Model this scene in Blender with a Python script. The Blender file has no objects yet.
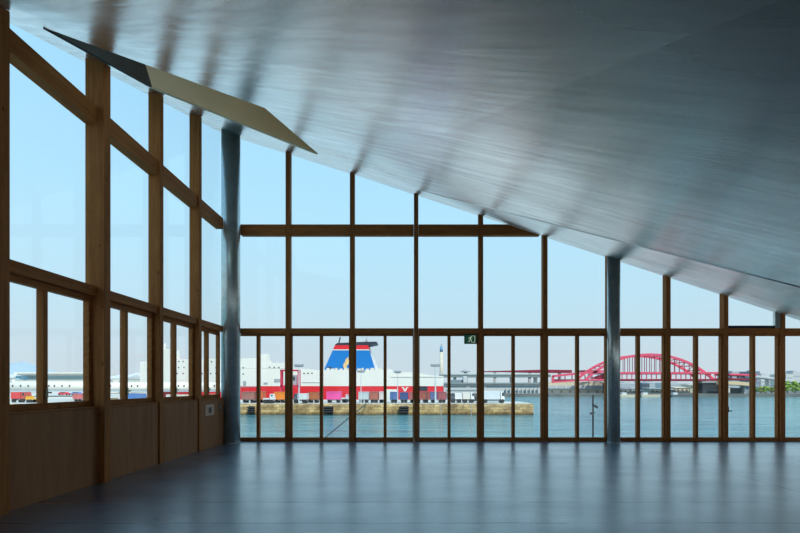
import bpy, bmesh, math, random
from mathutils import Vector, Matrix
random.seed(7)
SC = bpy.context.scene
COL = SC.collection
EYE = 1.47            # camera height above the floor
F = 480.0             # focal length in pixels of the 800 px frame
D = 12.63             # distance of the far glass wall
GX = -4.83            # left glass wall

def P(px, py, d):
    """World point that the photograph shows at (px, py), at distance d."""
    return Vector(((px - 410.0) * d / F, d, EYE + (385.0 - py) * d / F))

# ------------------------------------------------------------------ materials
MATS = {}
def _new(name):
    m = bpy.data.materials.new(name); m.use_nodes = True
    nt = m.node_tree; nt.nodes.clear()
    out = nt.nodes.new('ShaderNodeOutputMaterial')
    return m, nt, out
def N(nt, t, **kw):
    n = nt.nodes.new(t)
    for k, v in kw.items():
        if hasattr(n, k): setattr(n, k, v)
        else: n.inputs[k].default_value = v
    return n
def L(nt, a, b): nt.links.new(a, b)
def c4(c): return (c[0], c[1], c[2], 1.0)

def plain(name, col, rough=0.6, metal=0.0, var=0.08, scale=3.0, emit=0.0):
    """Principled surface with a little procedural unevenness."""
    if name in MATS: return MATS[name]
    m, nt, out = _new(name)
    b = N(nt, 'ShaderNodeBsdfPrincipled'); b.inputs['Roughness'].default_value = rough
    b.inputs['Metallic'].default_value = metal
    tc = N(nt, 'ShaderNodeTexCoord'); no = N(nt, 'ShaderNodeTexNoise'); no.inputs['Scale'].default_value = scale
    no.inputs['Detail'].default_value = 4
    L(nt, tc.outputs['Object'], no.inputs['Vector'])
    r = N(nt, 'ShaderNodeValToRGB')
    r.color_ramp.elements[0].position = 0.3; r.color_ramp.elements[1].position = 0.7
    r.color_ramp.elements[0].color = c4([max(0, v * (1 - var)) for v in col])
    r.color_ramp.elements[1].color = c4([min(1, v * (1 + var)) for v in col])
    L(nt, no.outputs['Fac'], r.inputs['Fac']); L(nt, r.outputs['Color'], b.inputs['Base Color'])
    if emit:
        L(nt, r.outputs['Color'], b.inputs['Emission Color']); b.inputs['Emission Strength'].default_value = emit
    L(nt, b.outputs[0], out.inputs[0])
    MATS[name] = m
    return m

def wood(name, axis, dark, light, rough=0.5, knots=True, stretch=0.06, scale=14.0):
    if name in MATS: return MATS[name]
    m, nt, out = _new(name)
    b = N(nt, 'ShaderNodeBsdfPrincipled'); b.inputs['Roughness'].default_value = rough + 0.2; b.inputs['Specular IOR Level'].default_value = 0.15
    tc = N(nt, 'ShaderNodeTexCoord'); mp = N(nt, 'ShaderNodeMapping')
    s = [1.0, 1.0, 1.0]; s[axis] = stretch
    mp.inputs['Scale'].default_value = s
    L(nt, tc.outputs['Object'], mp.inputs['Vector'])
    n1 = N(nt, 'ShaderNodeTexNoise'); n1.inputs['Scale'].default_value = scale; n1.inputs['Detail'].default_value = 6
    n1.inputs['Distortion'].default_value = 0.6
    L(nt, mp.outputs[0], n1.inputs['Vector'])
    n2 = N(nt, 'ShaderNodeTexNoise'); n2.inputs['Scale'].default_value = scale * 7; n2.inputs['Detail'].default_value = 3
    L(nt, mp.outputs[0], n2.inputs['Vector'])
    mx = N(nt, 'ShaderNodeMix'); mx.data_type = 'FLOAT'; mx.inputs[0].default_value = 0.35
    L(nt, n1.outputs['Fac'], mx.inputs[2]); L(nt, n2.outputs['Fac'], mx.inputs[3])
    r = N(nt, 'ShaderNodeValToRGB')
    r.color_ramp.elements[0].position = 0.33; r.color_ramp.elements[1].position = 0.66
    r.color_ramp.elements[0].color = c4(dark); r.color_ramp.elements[1].color = c4(light)
    L(nt, mx.outputs[0], r.inputs['Fac'])
    col = r.outputs['Color']
    if knots:
        v = N(nt, 'ShaderNodeTexVoronoi'); v.inputs['Scale'].default_value = 3.2
        mp2 = N(nt, 'ShaderNodeMapping'); s2 = [1.5, 1.5, 1.5]; s2[axis] = 0.7; mp2.inputs['Scale'].default_value = s2
        L(nt, tc.outputs['Object'], mp2.inputs['Vector']); L(nt, mp2.outputs[0], v.inputs['Vector'])
        kr = N(nt, 'ShaderNodeValToRGB')
        kr.color_ramp.elements[0].position = 0.03; kr.color_ramp.elements[1].position = 0.09
        kr.color_ramp.elements[0].color = (1, 1, 1, 1); kr.color_ramp.elements[1].color = (0, 0, 0, 1)
        L(nt, v.outputs['Distance'], kr.inputs['Fac'])
        km = N(nt, 'ShaderNodeMix'); km.data_type = 'RGBA'
        L(nt, kr.outputs['Color'], km.inputs[0]); L(nt, col, km.inputs[6])
        km.inputs[7].default_value = c4([d * 0.35 for d in dark])
        col = km.outputs[2]
    L(nt, col, b.inputs['Base Color'])
    bp = N(nt, 'ShaderNodeBump'); bp.inputs['Strength'].default_value = 0.12; bp.inputs['Distance'].default_value = 0.01
    L(nt, n2.outputs['Fac'], bp.inputs['Height']); L(nt, bp.outputs[0], b.inputs['Normal'])
    L(nt, b.outputs[0], out.inputs[0])
    MATS[name] = m
    return m

PD, PL = (0.33, 0.110, 0.028), (0.55, 0.203, 0.058)
W_X = wood('pine_along_x', 0, PD, PL)
W_Y = wood('pine_along_y', 1, PD, PL)
W_Z = wood('pine_along_z', 2, PD, PL)
W_PLY = wood('plywood', 2, (0.37, 0.150, 0.066), (0.53, 0.240, 0.110), rough=0.55, knots=False, stretch=0.08, scale=7.0)
W_DARK = wood('dark_boards', 2, (0.06, 0.05, 0.045), (0.10, 0.085, 0.07), rough=0.7, knots=False)

def glass_mat():
    m, nt, out = _new('window_glass')
    lw = N(nt, 'ShaderNodeLayerWeight'); lw.inputs['Blend'].default_value = 0.5
    pw = N(nt, 'ShaderNodeMath', operation='POWER'); L(nt, lw.outputs['Facing'], pw.inputs[0]); pw.inputs[1].default_value = 5.0
    fr = N(nt, 'ShaderNodeMath', operation='MULTIPLY_ADD'); L(nt, pw.outputs[0], fr.inputs[0])
    fr.inputs[1].default_value = 0.5; fr.inputs[2].default_value = 0.022
    t = N(nt, 'ShaderNodeBsdfTransparent'); t.inputs['Color'].default_value = (0.985, 0.995, 0.995, 1)
    g = N(nt, 'ShaderNodeBsdfGlossy'); g.inputs['Roughness'].default_value = 0.0
    mx = N(nt, 'ShaderNodeMixShader')
    L(nt, fr.outputs[0], mx.inputs[0]); L(nt, t.outputs[0], mx.inputs[1]); L(nt, g.outputs[0], mx.inputs[2])
    L(nt, mx.outputs[0], out.inputs[0])
    return m
GLASS = glass_mat()

def ceiling_mat():
    """lacquered sheet: a dull grey body under a sheen that grows towards grazing angles."""
    m, nt, out = _new('brushed_metal_ceiling')
    tc = N(nt, 'ShaderNodeTexCoord')
    mp = N(nt, 'ShaderNodeMapping'); mp.inputs['Rotation'].default_value = (0, 0, math.radians(38))
    L(nt, tc.outputs['Object'], mp.inputs['Vector'])
    mp1 = N(nt, 'ShaderNodeMapping'); mp1.inputs['Scale'].default_value = (0.3, 4.2, 1)
    L(nt, mp.outputs[0], mp1.inputs['Vector'])
    n1 = N(nt, 'ShaderNodeTexNoise'); n1.inputs['Scale'].default_value = 1.8; n1.inputs['Detail'].default_value = 7
    n1.inputs['Roughness'].default_value = 0.6; n1.inputs['Distortion'].default_value = 0.5
    L(nt, mp1.outputs[0], n1.inputs['Vector'])
    n2 = N(nt, 'ShaderNodeTexNoise'); n2.inputs['Scale'].default_value = 0.7; n2.inputs['Detail'].default_value = 3
    L(nt, tc.outputs['Object'], n2.inputs['Vector'])
    r = N(nt, 'ShaderNodeValToRGB')
    r.color_ramp.elements[0].position = 0.3; r.color_ramp.elements[1].position = 0.72
    r.color_ramp.elements[0].color = (0.76, 0.745, 0.73, 1); r.color_ramp.elements[1].color = (0.99, 0.965, 0.945, 1)
    L(nt, n1.outputs['Fac'], r.inputs['Fac'])
    rr = N(nt, 'ShaderNodeMapRange'); rr.inputs['From Min'].default_value = 0.25; rr.inputs['From Max'].default_value = 0.75
    rr.inputs['To Min'].default_value = 0.19; rr.inputs['To Max'].default_value = 0.28
    L(nt, n2.outputs['Fac'], rr.inputs['Value'])
    bp = N(nt, 'ShaderNodeBump'); bp.inputs['Strength'].default_value = 0.18; bp.inputs['Distance'].default_value = 0.02
    L(nt, n1.outputs['Fac'], bp.inputs['Height'])
    df = N(nt, 'ShaderNodeBsdfDiffuse'); df.inputs['Color'].default_value = (0.085, 0.085, 0.085, 1)
    gl = N(nt, 'ShaderNodeBsdfAnisotropic'); L(nt, r.outputs['Color'], gl.inputs['Color']); L(nt, rr.outputs[0], gl.inputs['Roughness'])
    L(nt, bp.outputs[0], gl.inputs['Normal'])
    lw = N(nt, 'ShaderNodeLayerWeight'); lw.inputs['Blend'].default_value = 0.5
    pw = N(nt, 'ShaderNodeMath', operation='POWER'); L(nt, lw.outputs['Facing'], pw.inputs[0]); pw.inputs[1].default_value = 5.2
    mu = N(nt, 'ShaderNodeMath', operation='MULTIPLY_ADD'); mu.use_clamp = True
    L(nt, pw.outputs[0], mu.inputs[0]); mu.inputs[1].default_value = 2.8; mu.inputs[2].default_value = 0.02
    mx = N(nt, 'ShaderNodeMixShader')
    L(nt, mu.outputs[0], mx.inputs[0]); L(nt, df.outputs[0], mx.inputs[1]); L(nt, gl.outputs[0], mx.inputs[2])
    L(nt, mx.outputs[0], out.inputs[0])
    return m
CEIL = ceiling_mat()

def floor_mat():
    m, nt, out = _new('polished_concrete')
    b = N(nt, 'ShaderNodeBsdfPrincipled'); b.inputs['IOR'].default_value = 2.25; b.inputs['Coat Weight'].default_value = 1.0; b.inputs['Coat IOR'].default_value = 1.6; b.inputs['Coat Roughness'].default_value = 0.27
    tc = N(nt, 'ShaderNodeTexCoord')
    n1 = N(nt, 'ShaderNodeTexNoise'); n1.inputs['Scale'].default_value = 0.9; n1.inputs['Detail'].default_value = 9
    n1.inputs['Roughness'].default_value = 0.62
    L(nt, tc.outputs['Object'], n1.inputs['Vector'])
    r = N(nt, 'ShaderNodeValToRGB')
    r.color_ramp.elements[0].position = 0.32; r.color_ramp.elements[1].position = 0.70
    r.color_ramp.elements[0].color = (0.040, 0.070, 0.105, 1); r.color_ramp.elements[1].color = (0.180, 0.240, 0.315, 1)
    L(nt, n1.outputs['Fac'], r.inputs['Fac'])
    # saw-cut joints: lines across the room and lines running away from the camera
    sp = N(nt, 'ShaderNodeSeparateXYZ'); L(nt, tc.outputs['Object'], sp.inputs[0])
    nw = N(nt, 'ShaderNodeTexNoise'); nw.inputs['Scale'].default_value = 1.3
    L(nt, tc.outputs['Object'], nw.inputs['Vector'])
    def line(coord, pos, w):
        a = N(nt, 'ShaderNodeMath', operation='SUBTRACT'); L(nt, coord, a.inputs[0]); a.inputs[1].default_value = pos
        ab = N(nt, 'ShaderNodeMath', operation='ABSOLUTE'); L(nt, a.outputs[0], ab.inputs[0])
        lt = N(nt, 'ShaderNodeMath', operation='LESS_THAN'); L(nt, ab.outputs[0], lt.inputs[0]); lt.inputs[1].default_value = w
        return lt.outputs[0]
    # slightly wandering coordinates
    wob = N(nt, 'ShaderNodeMath', operation='MULTIPLY_ADD'); L(nt, nw.outputs['Fac'], wob.inputs[0]); wob.inputs[1].default_value = 0.06
    L(nt, sp.outputs['Y'], wob.inputs[2])
    wox = N(nt, 'ShaderNodeMath', operation='MULTIPLY_ADD'); L(nt, nw.outputs['Fac'], wox.inputs[0]); wox.inputs[1].default_value = 0.06
    L(nt, sp.outputs['X'], wox.inputs[2])
    ls = [line(wob.outputs[0], 6.06, 0.014), line(wob.outputs[0], 5.14, 0.012), line(wob.outputs[0], 9.1, 0.008),
          line(wox.outputs[0], 5.38, 0.010)]
    tot = ls[0]
    for l in ls[1:]:
        a = N(nt, 'ShaderNodeMath', operation='MAXIMUM'); L(nt, tot, a.inputs[0]); L(nt, l, a.inputs[1]); tot = a.outputs[0]
    br = N(nt, 'ShaderNodeTexNoise'); br.inputs['Scale'].default_value = 2.2
    L(nt, tc.outputs['Object'], br.inputs['Vector'])
    gr = N(nt, 'ShaderNodeMapRange'); gr.inputs['From Min'].default_value = 0.35; gr.inputs['From Max'].default_value = 0.6; L(nt, br.outputs['Fac'], gr.inputs['Value'])
    gate = N(nt, 'ShaderNodeMath', operation='MULTIPLY'); L(nt, tot, gate.inputs[0]); L(nt, gr.outputs[0], gate.inputs[1])
    mx = N(nt, 'ShaderNodeMix'); mx.data_type = 'RGBA'
    L(nt, gate.outputs[0], mx.inputs[0]); L(nt, r.outputs['Color'], mx.inputs[6]); mx.inputs[7].default_value = (0.012, 0.012, 0.012, 1)
    L(nt, mx.outputs[2], b.inputs['Base Color'])
    n3 = N(nt, 'ShaderNodeTexNoise'); n3.inputs['Scale'].default_value = 1.6; n3.inputs['Detail'].default_value = 8
    mpf = N(nt, 'ShaderNodeMapping'); mpf.inputs['Scale'].default_value = (0.35, 1.0, 1.0); mpf.inputs['Rotation'].default_value = (0, 0, 0.12)
    L(nt, tc.outputs['Object'], mpf.inputs['Vector']); L(nt, mpf.outputs[0], n3.inputs['Vector'])
    rr = N(nt, 'ShaderNodeMapRange'); rr.inputs['From Min'].default_value = 0.3; rr.inputs['From Max'].default_value = 0.7
    rr.inputs['To Min'].default_value = 0.26; rr.inputs['To Max'].default_value = 0.42
    L(nt, n3.outputs['Fac'], rr.inputs['Value'])
    ra = N(nt, 'ShaderNodeMath', operation='MULTIPLY_ADD'); L(nt, gate.outputs[0], ra.inputs[0]); ra.inputs[1].default_value = 0.5
    L(nt, rr.outputs[0], ra.inputs[2]); L(nt, ra.outputs[0], b.inputs['Roughness'])
    bp = N(nt, 'ShaderNodeBump'); bp.inputs['Strength'].default_value = 0.06; bp.inputs['Distance'].default_value = 0.02
    L(nt, n3.outputs['Fac'], bp.inputs['Height']); L(nt, bp.outputs[0], b.inputs['Normal'])
    L(nt, b.outputs[0], out.inputs[0])
    return m

def steel_mat():
    m, nt, out = _new('galvanised_steel')
    b = N(nt, 'ShaderNodeBsdfPrincipled'); b.inputs['Metallic'].default_value = 0.65
    tc = N(nt, 'ShaderNodeTexCoord')
    v = N(nt, 'ShaderNodeTexVoronoi'); v.inputs['Scale'].default_value = 22
    L(nt, tc.outputs['Object'], v.inputs['Vector'])
    no = N(nt, 'ShaderNodeTexNoise'); no.inputs['Scale'].default_value = 4; no.inputs['Detail'].default_value = 5
    L(nt, tc.outputs['Object'], no.inputs['Vector'])
    mx = N(nt, 'ShaderNodeMix'); mx.data_type = 'RGBA'; mx.inputs[0].default_value = 0.3
    L(nt, no.outputs['Fac'], mx.inputs[6]); L(nt, v.outputs['Color'], mx.inputs[7])
    r = N(nt, 'ShaderNodeValToRGB')
    r.color_ramp.elements[0].position = 0.25; r.color_ramp.elements[1].position = 0.75
    r.color_ramp.elements[0].color = (0.56, 0.59, 0.56, 1); r.color_ramp.elements[1].color = (0.80, 0.83, 0.79, 1)
    L(nt, mx.outputs[2], r.inputs['Fac']); L(nt, r.outputs['Color'], b.inputs['Base Color'])
    b.inputs['Roughness'].default_value = 0.28
    L(nt, b.outputs[0], out.inputs[0])
    return m
STEEL = steel_mat()

def sea_mat():
    m, nt, out = _new('harbour_water')
    b = N(nt, 'ShaderNodeBsdfPrincipled')
    b.inputs['Roughness'].default_value = 0.12; b.inputs['IOR'].default_value = 1.33
    tc = N(nt, 'ShaderNodeTexCoord')
    mp = N(nt, 'ShaderNodeMapping'); mp.inputs['Scale'].default_value = (0.35, 1.0, 1.0)
    L(nt, tc.outputs['Object'], mp.inputs['Vector'])
    n1 = N(nt, 'ShaderNodeTexNoise'); n1.inputs['Scale'].default_value = 0.9; n1.inputs['Detail'].default_value = 6
    n2 = N(nt, 'ShaderNodeTexNoise'); n2.inputs['Scale'].default_value = 0.12; n2.inputs['Detail'].default_value = 4
    L(nt, mp.outputs[0], n1.inputs['Vector']); L(nt, mp.outputs[0], n2.inputs['Vector'])
    ad = N(nt, 'ShaderNodeMath', operation='ADD'); L(nt, n1.outputs['Fac'], ad.inputs[0]); L(nt, n2.outputs['Fac'], ad.inputs[1])
    bp = N(nt, 'ShaderNodeBump'); bp.inputs['Strength'].default_value = 0.7; bp.inputs['Distance'].default_value = 0.5
    L(nt, ad.outputs[0], bp.inputs['Height']); L(nt, bp.outputs[0], b.inputs['Normal'])
    r = N(nt, 'ShaderNodeValToRGB')
    r.color_ramp.elements[0].position = 0.35; r.color_ramp.elements[1].position = 0.65
    r.color_ramp.elements[0].color = (0.03, 0.17, 0.21, 1); r.color_ramp.elements[1].color = (0.11, 0.34, 0.37, 1)
    mp3 = N(nt, 'ShaderNodeMapping'); mp3.inputs['Scale'].default_value = (0.12, 1.0, 1.0)
    L(nt, tc.outputs['Object'], mp3.inputs['Vector'])
    n3 = N(nt, 'ShaderNodeTexNoise'); n3.inputs['Scale'].default_value = 0.35; n3.inputs['Detail'].default_value = 8
    L(nt, mp3.outputs[0], n3.inputs['Vector'])
    L(nt, n3.outputs['Fac'], r.inputs['Fac']); L(nt, r.outputs['Color'], b.inputs['Base Color'])
    L(nt, b.outputs[0], out.inputs[0])
    return m

def stone_mat():
    m, nt, out = _new('quay_stone')
    b = N(nt, 'ShaderNodeBsdfPrincipled'); b.inputs['Roughness'].default_value = 0.85
    tc = N(nt, 'ShaderNodeTexCoord')
    sp = N(nt, 'ShaderNodeSeparateXYZ'); L(nt, tc.outputs['Object'], sp.inputs[0])
    cb = N(nt, 'ShaderNodeCombineXYZ')
    L(nt, sp.outputs['X'], cb.inputs['X']); L(nt, sp.outputs['Z'], cb.inputs['Y'])
    bk = N(nt, 'ShaderNodeTexBrick'); bk.inputs['Scale'].default_value = 1.0
    bk.inputs['Brick Width'].default_value = 1.3; bk.inputs['Row Height'].default_value = 0.55; bk.inputs['Mortar Size'].default_value = 0.03
    bk.inputs['Color1'].default_value = (0.74, 0.55, 0.30, 1); bk.inputs['Color2'].default_value = (0.40, 0.29, 0.16, 1); bk.inputs['Bias'].default_value = -0.1
    bk.inputs['Mortar'].default_value = (0.20, 0.16, 0.10, 1)
    L(nt, cb.outputs[0], bk.inputs['Vector'])
    no = N(nt, 'ShaderNodeTexNoise'); no.inputs['Scale'].default_value = 0.8; no.inputs['Detail'].default_value = 7
    L(nt, tc.outputs['Object'], no.inputs['Vector'])
    # wet, weed-covered foot and pale concrete coping have fixed heights on the wall
    z = N(nt, 'ShaderNodeMath', operation='MULTIPLY_ADD'); L(nt, no.outputs['Fac'], z.inputs[0]); z.inputs[1].default_value = 0.5
    L(nt, sp.outputs['Z'], z.inputs[2])
    rz = N(nt, 'ShaderNodeValToRGB')
    e = rz.color_ramp.elements
    e[0].position = 0.0; e[0].color = (0.20, 0.17, 0.12, 1)
    e[1].position = 1.0; e[1].color = (0.95, 0.88, 0.72, 1)
    x = e.new(0.18); x.color = (0.40, 0.34, 0.23, 1)
    x = e.new(0.33); x.color = (1.0, 0.94, 0.80, 1)
    x = e.new(0.88); x.color = (1.0, 0.95, 0.84, 1)
    x = e.new(0.93); x.color = (1.7, 1.75, 1.8, 1)
    mr = N(nt, 'ShaderNodeMapRange'); mr.inputs['From Min'].default_value = 0.0; mr.inputs['From Max'].default_value = 2.6
    L(nt, z.outputs[0], mr.inputs['Value']); L(nt, mr.outputs[0], rz.inputs['Fac'])
    mu = N(nt, 'ShaderNodeMix'); mu.data_type = 'RGBA'; mu.blend_type = 'MULTIPLY'; mu.inputs[0].default_value = 1.0
    L(nt, bk.outputs['Color'], mu.inputs[6]); L(nt, rz.outputs['Color'], mu.inputs[7])
    nb = N(nt, 'ShaderNodeTexNoise'); nb.inputs['Scale'].default_value = 0.55; nb.inputs['Detail'].default_value = 8; nb.inputs['Roughness'].default_value = 0.7
    L(nt, tc.outputs['Object'], nb.inputs['Vector'])
    rb = N(nt, 'ShaderNodeValToRGB'); rb.color_ramp.elements[0].position = 0.36; rb.color_ramp.elements[1].position = 0.62
    rb.color_ramp.elements[0].color = (0.50, 0.42, 0.34, 1); rb.color_ramp.elements[1].color = (1.15, 1.12, 1.05, 1)
    L(nt, nb.outputs['Fac'], rb.inputs['Fac'])
    m2 = N(nt, 'ShaderNodeMix'); m2.data_type = 'RGBA'; m2.blend_type = 'MULTIPLY'; m2.inputs[0].default_value = 1.0
    L(nt, mu.outputs[2], m2.inputs[6]); L(nt, rb.outputs['Color'], m2.inputs[7])
    L(nt, m2.outputs[2], b.inputs['Base Color'])
    L(nt, b.outputs[0], out.inputs[0])
    return m

# ------------------------------------------------------------------ mesh builder
class MB:
    def __init__(s): s.bm = bmesh.new()
    def quadbox(s, pts, bev=0.0):
        """pts: 8 corners, bottom 4 then top 4, both counter-clockwise seen from above."""
        v = [s.bm.verts.new(p) for p in pts]
        fs = [(0, 3, 2, 1), (4, 5, 6, 7), (0, 1, 5, 4), (1, 2, 6, 5), (2, 3, 7, 6), (3, 0, 4, 7)]
        faces = [s.bm.faces.new([v[i] for i in f]) for f in fs]
        if bev:
            edges = list({e for f in faces for e in f.edges})
            bmesh.ops.bevel(s.bm, geom=edges, offset=bev, segments=2, profile=0.5, affect='EDGES')
        return s
    def box(s, x0, x1, y0, y1, z0, z1, bev=0.0):
        if x0 > x1: x0, x1 = x1, x0
        if y0 > y1: y0, y1 = y1, y0
        if z0 > z1: z0, z1 = z1, z0
        return s.quadbox([(x0, y0, z0), (x1, y0, z0), (x1, y1, z0), (x0, y1, z0),
                          (x0, y0, z1), (x1, y0, z1), (x1, y1, z1), (x0, y1, z1)], bev)
    def prism(s, poly, vec):
        """extrude a planar polygon (list of 3-D points) along vec."""
        vec = Vector(vec)
        a = [s.bm.verts.new(Vector(p)) for p in poly]; b = [s.bm.verts.new(Vector(p) + vec) for p in poly]
        n = len(poly)
        s.bm.faces.new(a); s.bm.faces.new(b[::-1])
        for i in range(n): s.bm.faces.new((a[i], b[i], b[(i + 1) % n], a[(i + 1) % n]))
        return s
    def tube(s, pts, r, n=12, cap=True):
        pts = [Vector(p) for p in pts]
        rs = r if isinstance(r, (list, tuple)) else [r] * len(pts)
        rings = []
        for i, p in enumerate(pts):
            t = (pts[min(i + 1, len(pts) - 1)] - pts[max(i - 1, 0)]).normalized()
            up = Vector((0, 0, 1)) if abs(t.z) < 0.9 else Vector((1, 0, 0))
            a = t.cross(up).normalized(); b = a.cross(t).normalized()
            rings.append([s.bm.verts.new(p + (a * math.cos(2 * math.pi * k / n) + b * math.sin(2 * math.pi * k / n)) * rs[i]) for k in range(n)])
        for i in range(len(rings) - 1):
            for k in range(n):
                s.bm.faces.new((rings[i][k], rings[i][(k + 1) % n], rings[i + 1][(k + 1) % n], rings[i + 1][k]))
        if cap:
            s.bm.faces.new(rings[0]); s.bm.faces.new(rings[-1][::-1])
        return s
    def bar(s, pts, wy, wz):
        """rectangular-section bar along points lying in a plane of constant y; wy thickness in y, wz in plane."""
        pts = [Vector(p) for p in pts]; rings = []
        for i, p in enumerate(pts):
            t = (pts[min(i + 1, len(pts) - 1)] - pts[max(i - 1, 0)]); t.y = 0; t.normalize()
            nrm = Vector((-t.z, 0, t.x))
            rings.append([s.bm.verts.new(p + nrm * a * wz / 2 + Vector((0, b * wy / 2, 0))) for a, b in ((1, 1), (1, -1), (-1, -1), (-1, 1))])
        for i in range(len(rings) - 1):
            for k in range(4): s.bm.faces.new((rings[i][k], rings[i][(k + 1) % 4], rings[i + 1][(k + 1) % 4], rings[i + 1][k]))
        s.bm.faces.new(rings[0]); s.bm.faces.new(rings[-1][::-1])
        return s
    def build(s, name, mat, parent=None, origin=None, smooth=False):
        bm = s.bm
        bmesh.ops.recalc_face_normals(bm, faces=bm.faces[:])
        if origin is None:
            if parent is not None: origin = Vector(WORLD[parent.name])
            else:
                xs = [v.co for v in bm.verts]
                lo = [min(c[i] for c in xs) for i in range(3)]; hi = [max(c[i] for c in xs) for i in range(3)]
                origin = Vector(((lo[0] + hi[0]) / 2, (lo[1] + hi[1]) / 2, lo[2]))
        origin = Vector(origin)
        for v in bm.verts: v.co -= origin
        me = bpy.data.meshes.new(name); bm.to_mesh(me); bm.free()
        if smooth:
            for p in me.polygons: p.use_smooth = True
        me.materials.append(mat)
        o = bpy.data.objects.new(name, me); COL.objects.link(o)
        if parent is not None:
            o.parent = parent; o.location = origin - Vector(WORLD[parent.name])
        else: o.location = origin
        WORLD[o.name] = tuple(origin)
        return o
WORLD = {}
def empty(name, loc):
    o = bpy.data.objects.new(name, None); COL.objects.link(o); o.location = loc
    o.empty_display_size = 0.2
    WORLD[o.name] = tuple(loc)
    return o
def tag(o, label=None, cat=None, group=None, kind=None):
    if label: o['label'] = label
    if cat: o['category'] = cat
    if group: o['group'] = group
    if kind: o['kind'] = kind
    return o
def struct(o, label=None): return tag(o, label, kind='structure')

# ------------------------------------------------------------------ ceiling planes
FX, FY, Z0 = -1.71, D, 5.626 + EYE     # point of the far wall where the folds of the ceiling meet
SD_ = Vector((0.646, -0.763))          # seam: boundary of the strip along the far wall
LD_ = Vector((0.245, -1.0))            # soft fold between the left and the right main sheets
def c_left(x, y): return Z0 - 0.330 * (x - FX) - 0.3216 * (FY - y)
def c_strip(x, y): return Z0 - 0.3265 * (x - FX) - 0.350 * (FY - y)
def c_right(x, y): return Z0 - 0.3723 * (x - FX) - 0.3112 * (FY - y)
def side(d, x, y): return d.x * (y - FY) - d.y * (x - FX)     # > 0: right / far side of the line
def ceil_z(x, y):
    if y > FY: return (c_left if x < FX else c_strip)(x, y)
    if side(SD_, x, y) > 0: return c_strip(x, y)
    if side(LD_, x, y) > 0: return c_right(x, y)
    return c_left(x, y)

EY = 13.05                              # eave line beyond the far glass
EX = -5.30                              # eave line beyond the left glass
def diag_x(y, off=0.0): return 0.94 * y + 1.42 + off
OFF = 2.1
LB = (EX, EY + 0.6); S0 = (FX, EY); RB = (diag_x(EY, OFF), EY); PM = (FX, FY)
def meet(d):            # where a fold meets the low eave
    t = 0.0
    while FX + d.x * t < diag_x(FY + d.y * t, OFF): t += 0.005
    return (FX + d.x * t, FY + d.y * t)
S1, K1 = meet(SD_), meet(LD_)
NE = (EX, (EX - 1.42 - OFF) / 0.94)
HA, HF, HE, HC = (-4.40, 5.84), (-4.40, 8.19), (-1.97, 10.29), (-1.94, 6.42)

def v3(p, dz=0.0, z=None): return (p[0], p[1], (ceil_z(p[0], p[1]) if z is None else z) + dz)
mb = MB(); bm = mb.bm
T = 0.28
pts = {'LB': LB, 'S0': S0, 'RB': RB, 'S1': S1, 'NE': NE, 'A': HA, 'F': HF, 'E': HE, 'C': HC, 'P': PM, 'K1': K1}
lo = {k: bm.verts.new(v3(p)) for k, p in pts.items()}
hi = {k: bm.verts.new((p[0] - (0.3 * T if k in 'AFEC' else 0), p[1], ceil_z(*p) + T)) for k, p in pts.items()}
quads = [('NE', 'A', 'F', 'LB'), ('LB', 'F', 'E', 'P'), ('LB', 'P', 'S0'), ('P', 'E', 'C', 'K1'), ('K1', 'C', 'A', 'NE'), ('P', 'K1', 'S1'), ('P', 'S1', 'RB'), ('P', 'RB', 'S0')]
for q in quads:
    bm.faces.new([lo[k] for k in q]); bm.faces.new([hi[k] for k in q][::-1])
outer = ['LB', 'S0', 'RB', 'S1', 'K1', 'NE']
for i in range(6):
    a, b = outer[i], outer[(i + 1) % 6]
    bm.faces.new((lo[a], lo[b], hi[b], hi[a]))
o = mb.build('ceiling', CEIL, origin=(0, 0, 0)); struct(o, 'sloping brushed metal ceiling rising to the left corner')

SB = plain('glint_metal', (0.92, 0.90, 0.88), 0.16, metal=1.0, var=0.02)  # polished bead added to mirror the sky as a bright line
m = MB()
sp_ = [(FX + SD_.x * t, FY + SD_.y * t) for t in (3.2, 6.0, 9.0, 11.4)]
m.tube([v3(p, -0.003) for p in sp_], 0.007, 10)
struct(m.build('glint_bead', SB, smooth=True), 'thin metal bead added on the ceiling fold to catch a glint of sky')

# recess of the roof light: plastered walls standing above the opening
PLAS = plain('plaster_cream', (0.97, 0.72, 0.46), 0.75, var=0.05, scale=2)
PLAS_SHADE = plain('recess_shade_dark', (0.075, 0.07, 0.062), 0.8, var=0.05, scale=2)  # dark tone puts the shade of the left recess wall into its colour
H = 1.55
cx = sum(p[0] for p in (HA, HF, HE, HC)) / 4; cy = sum(p[1] for p in (HA, HF, HE, HC)) / 4
TOPZ = ceil_z(*HF) + 2.3
def recess_wall(p, q, zt, mat, name, label, dz=0.0):
    m = MB(); t = 0.06
    d = Vector((q[0] - p[0], q[1] - p[1])).normalized(); n = Vector((d.y, -d.x))
    mid = Vector(((p[0] + q[0]) / 2, (p[1] + q[1]) / 2))
    if (mid - Vector((cx, cy))).dot(n) < 0: n = -n
    sh = lambda r: (r[0] - 0.3 * (zt - ceil_z(*r)), r[1], zt)
    poly = [v3(p, dz), v3(q, dz), sh(q), sh(p)]
    m.prism(poly, (n.x * t, n.y * t, 0))
    o = m.build(name, mat); struct(o, label); return o
recess_wall(HA, HF, TOPZ, PLAS_SHADE, 'trim_1', 'shaded left side of the triangular ceiling recess, coloured dark for the shade')
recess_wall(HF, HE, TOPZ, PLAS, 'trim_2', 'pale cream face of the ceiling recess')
recess_wall(HE, HC, TOPZ, PLAS, 'trim_3', 'hidden right side of the ceiling recess')
m = MB()
lid = [HA, HF, HE, HC]
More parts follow.
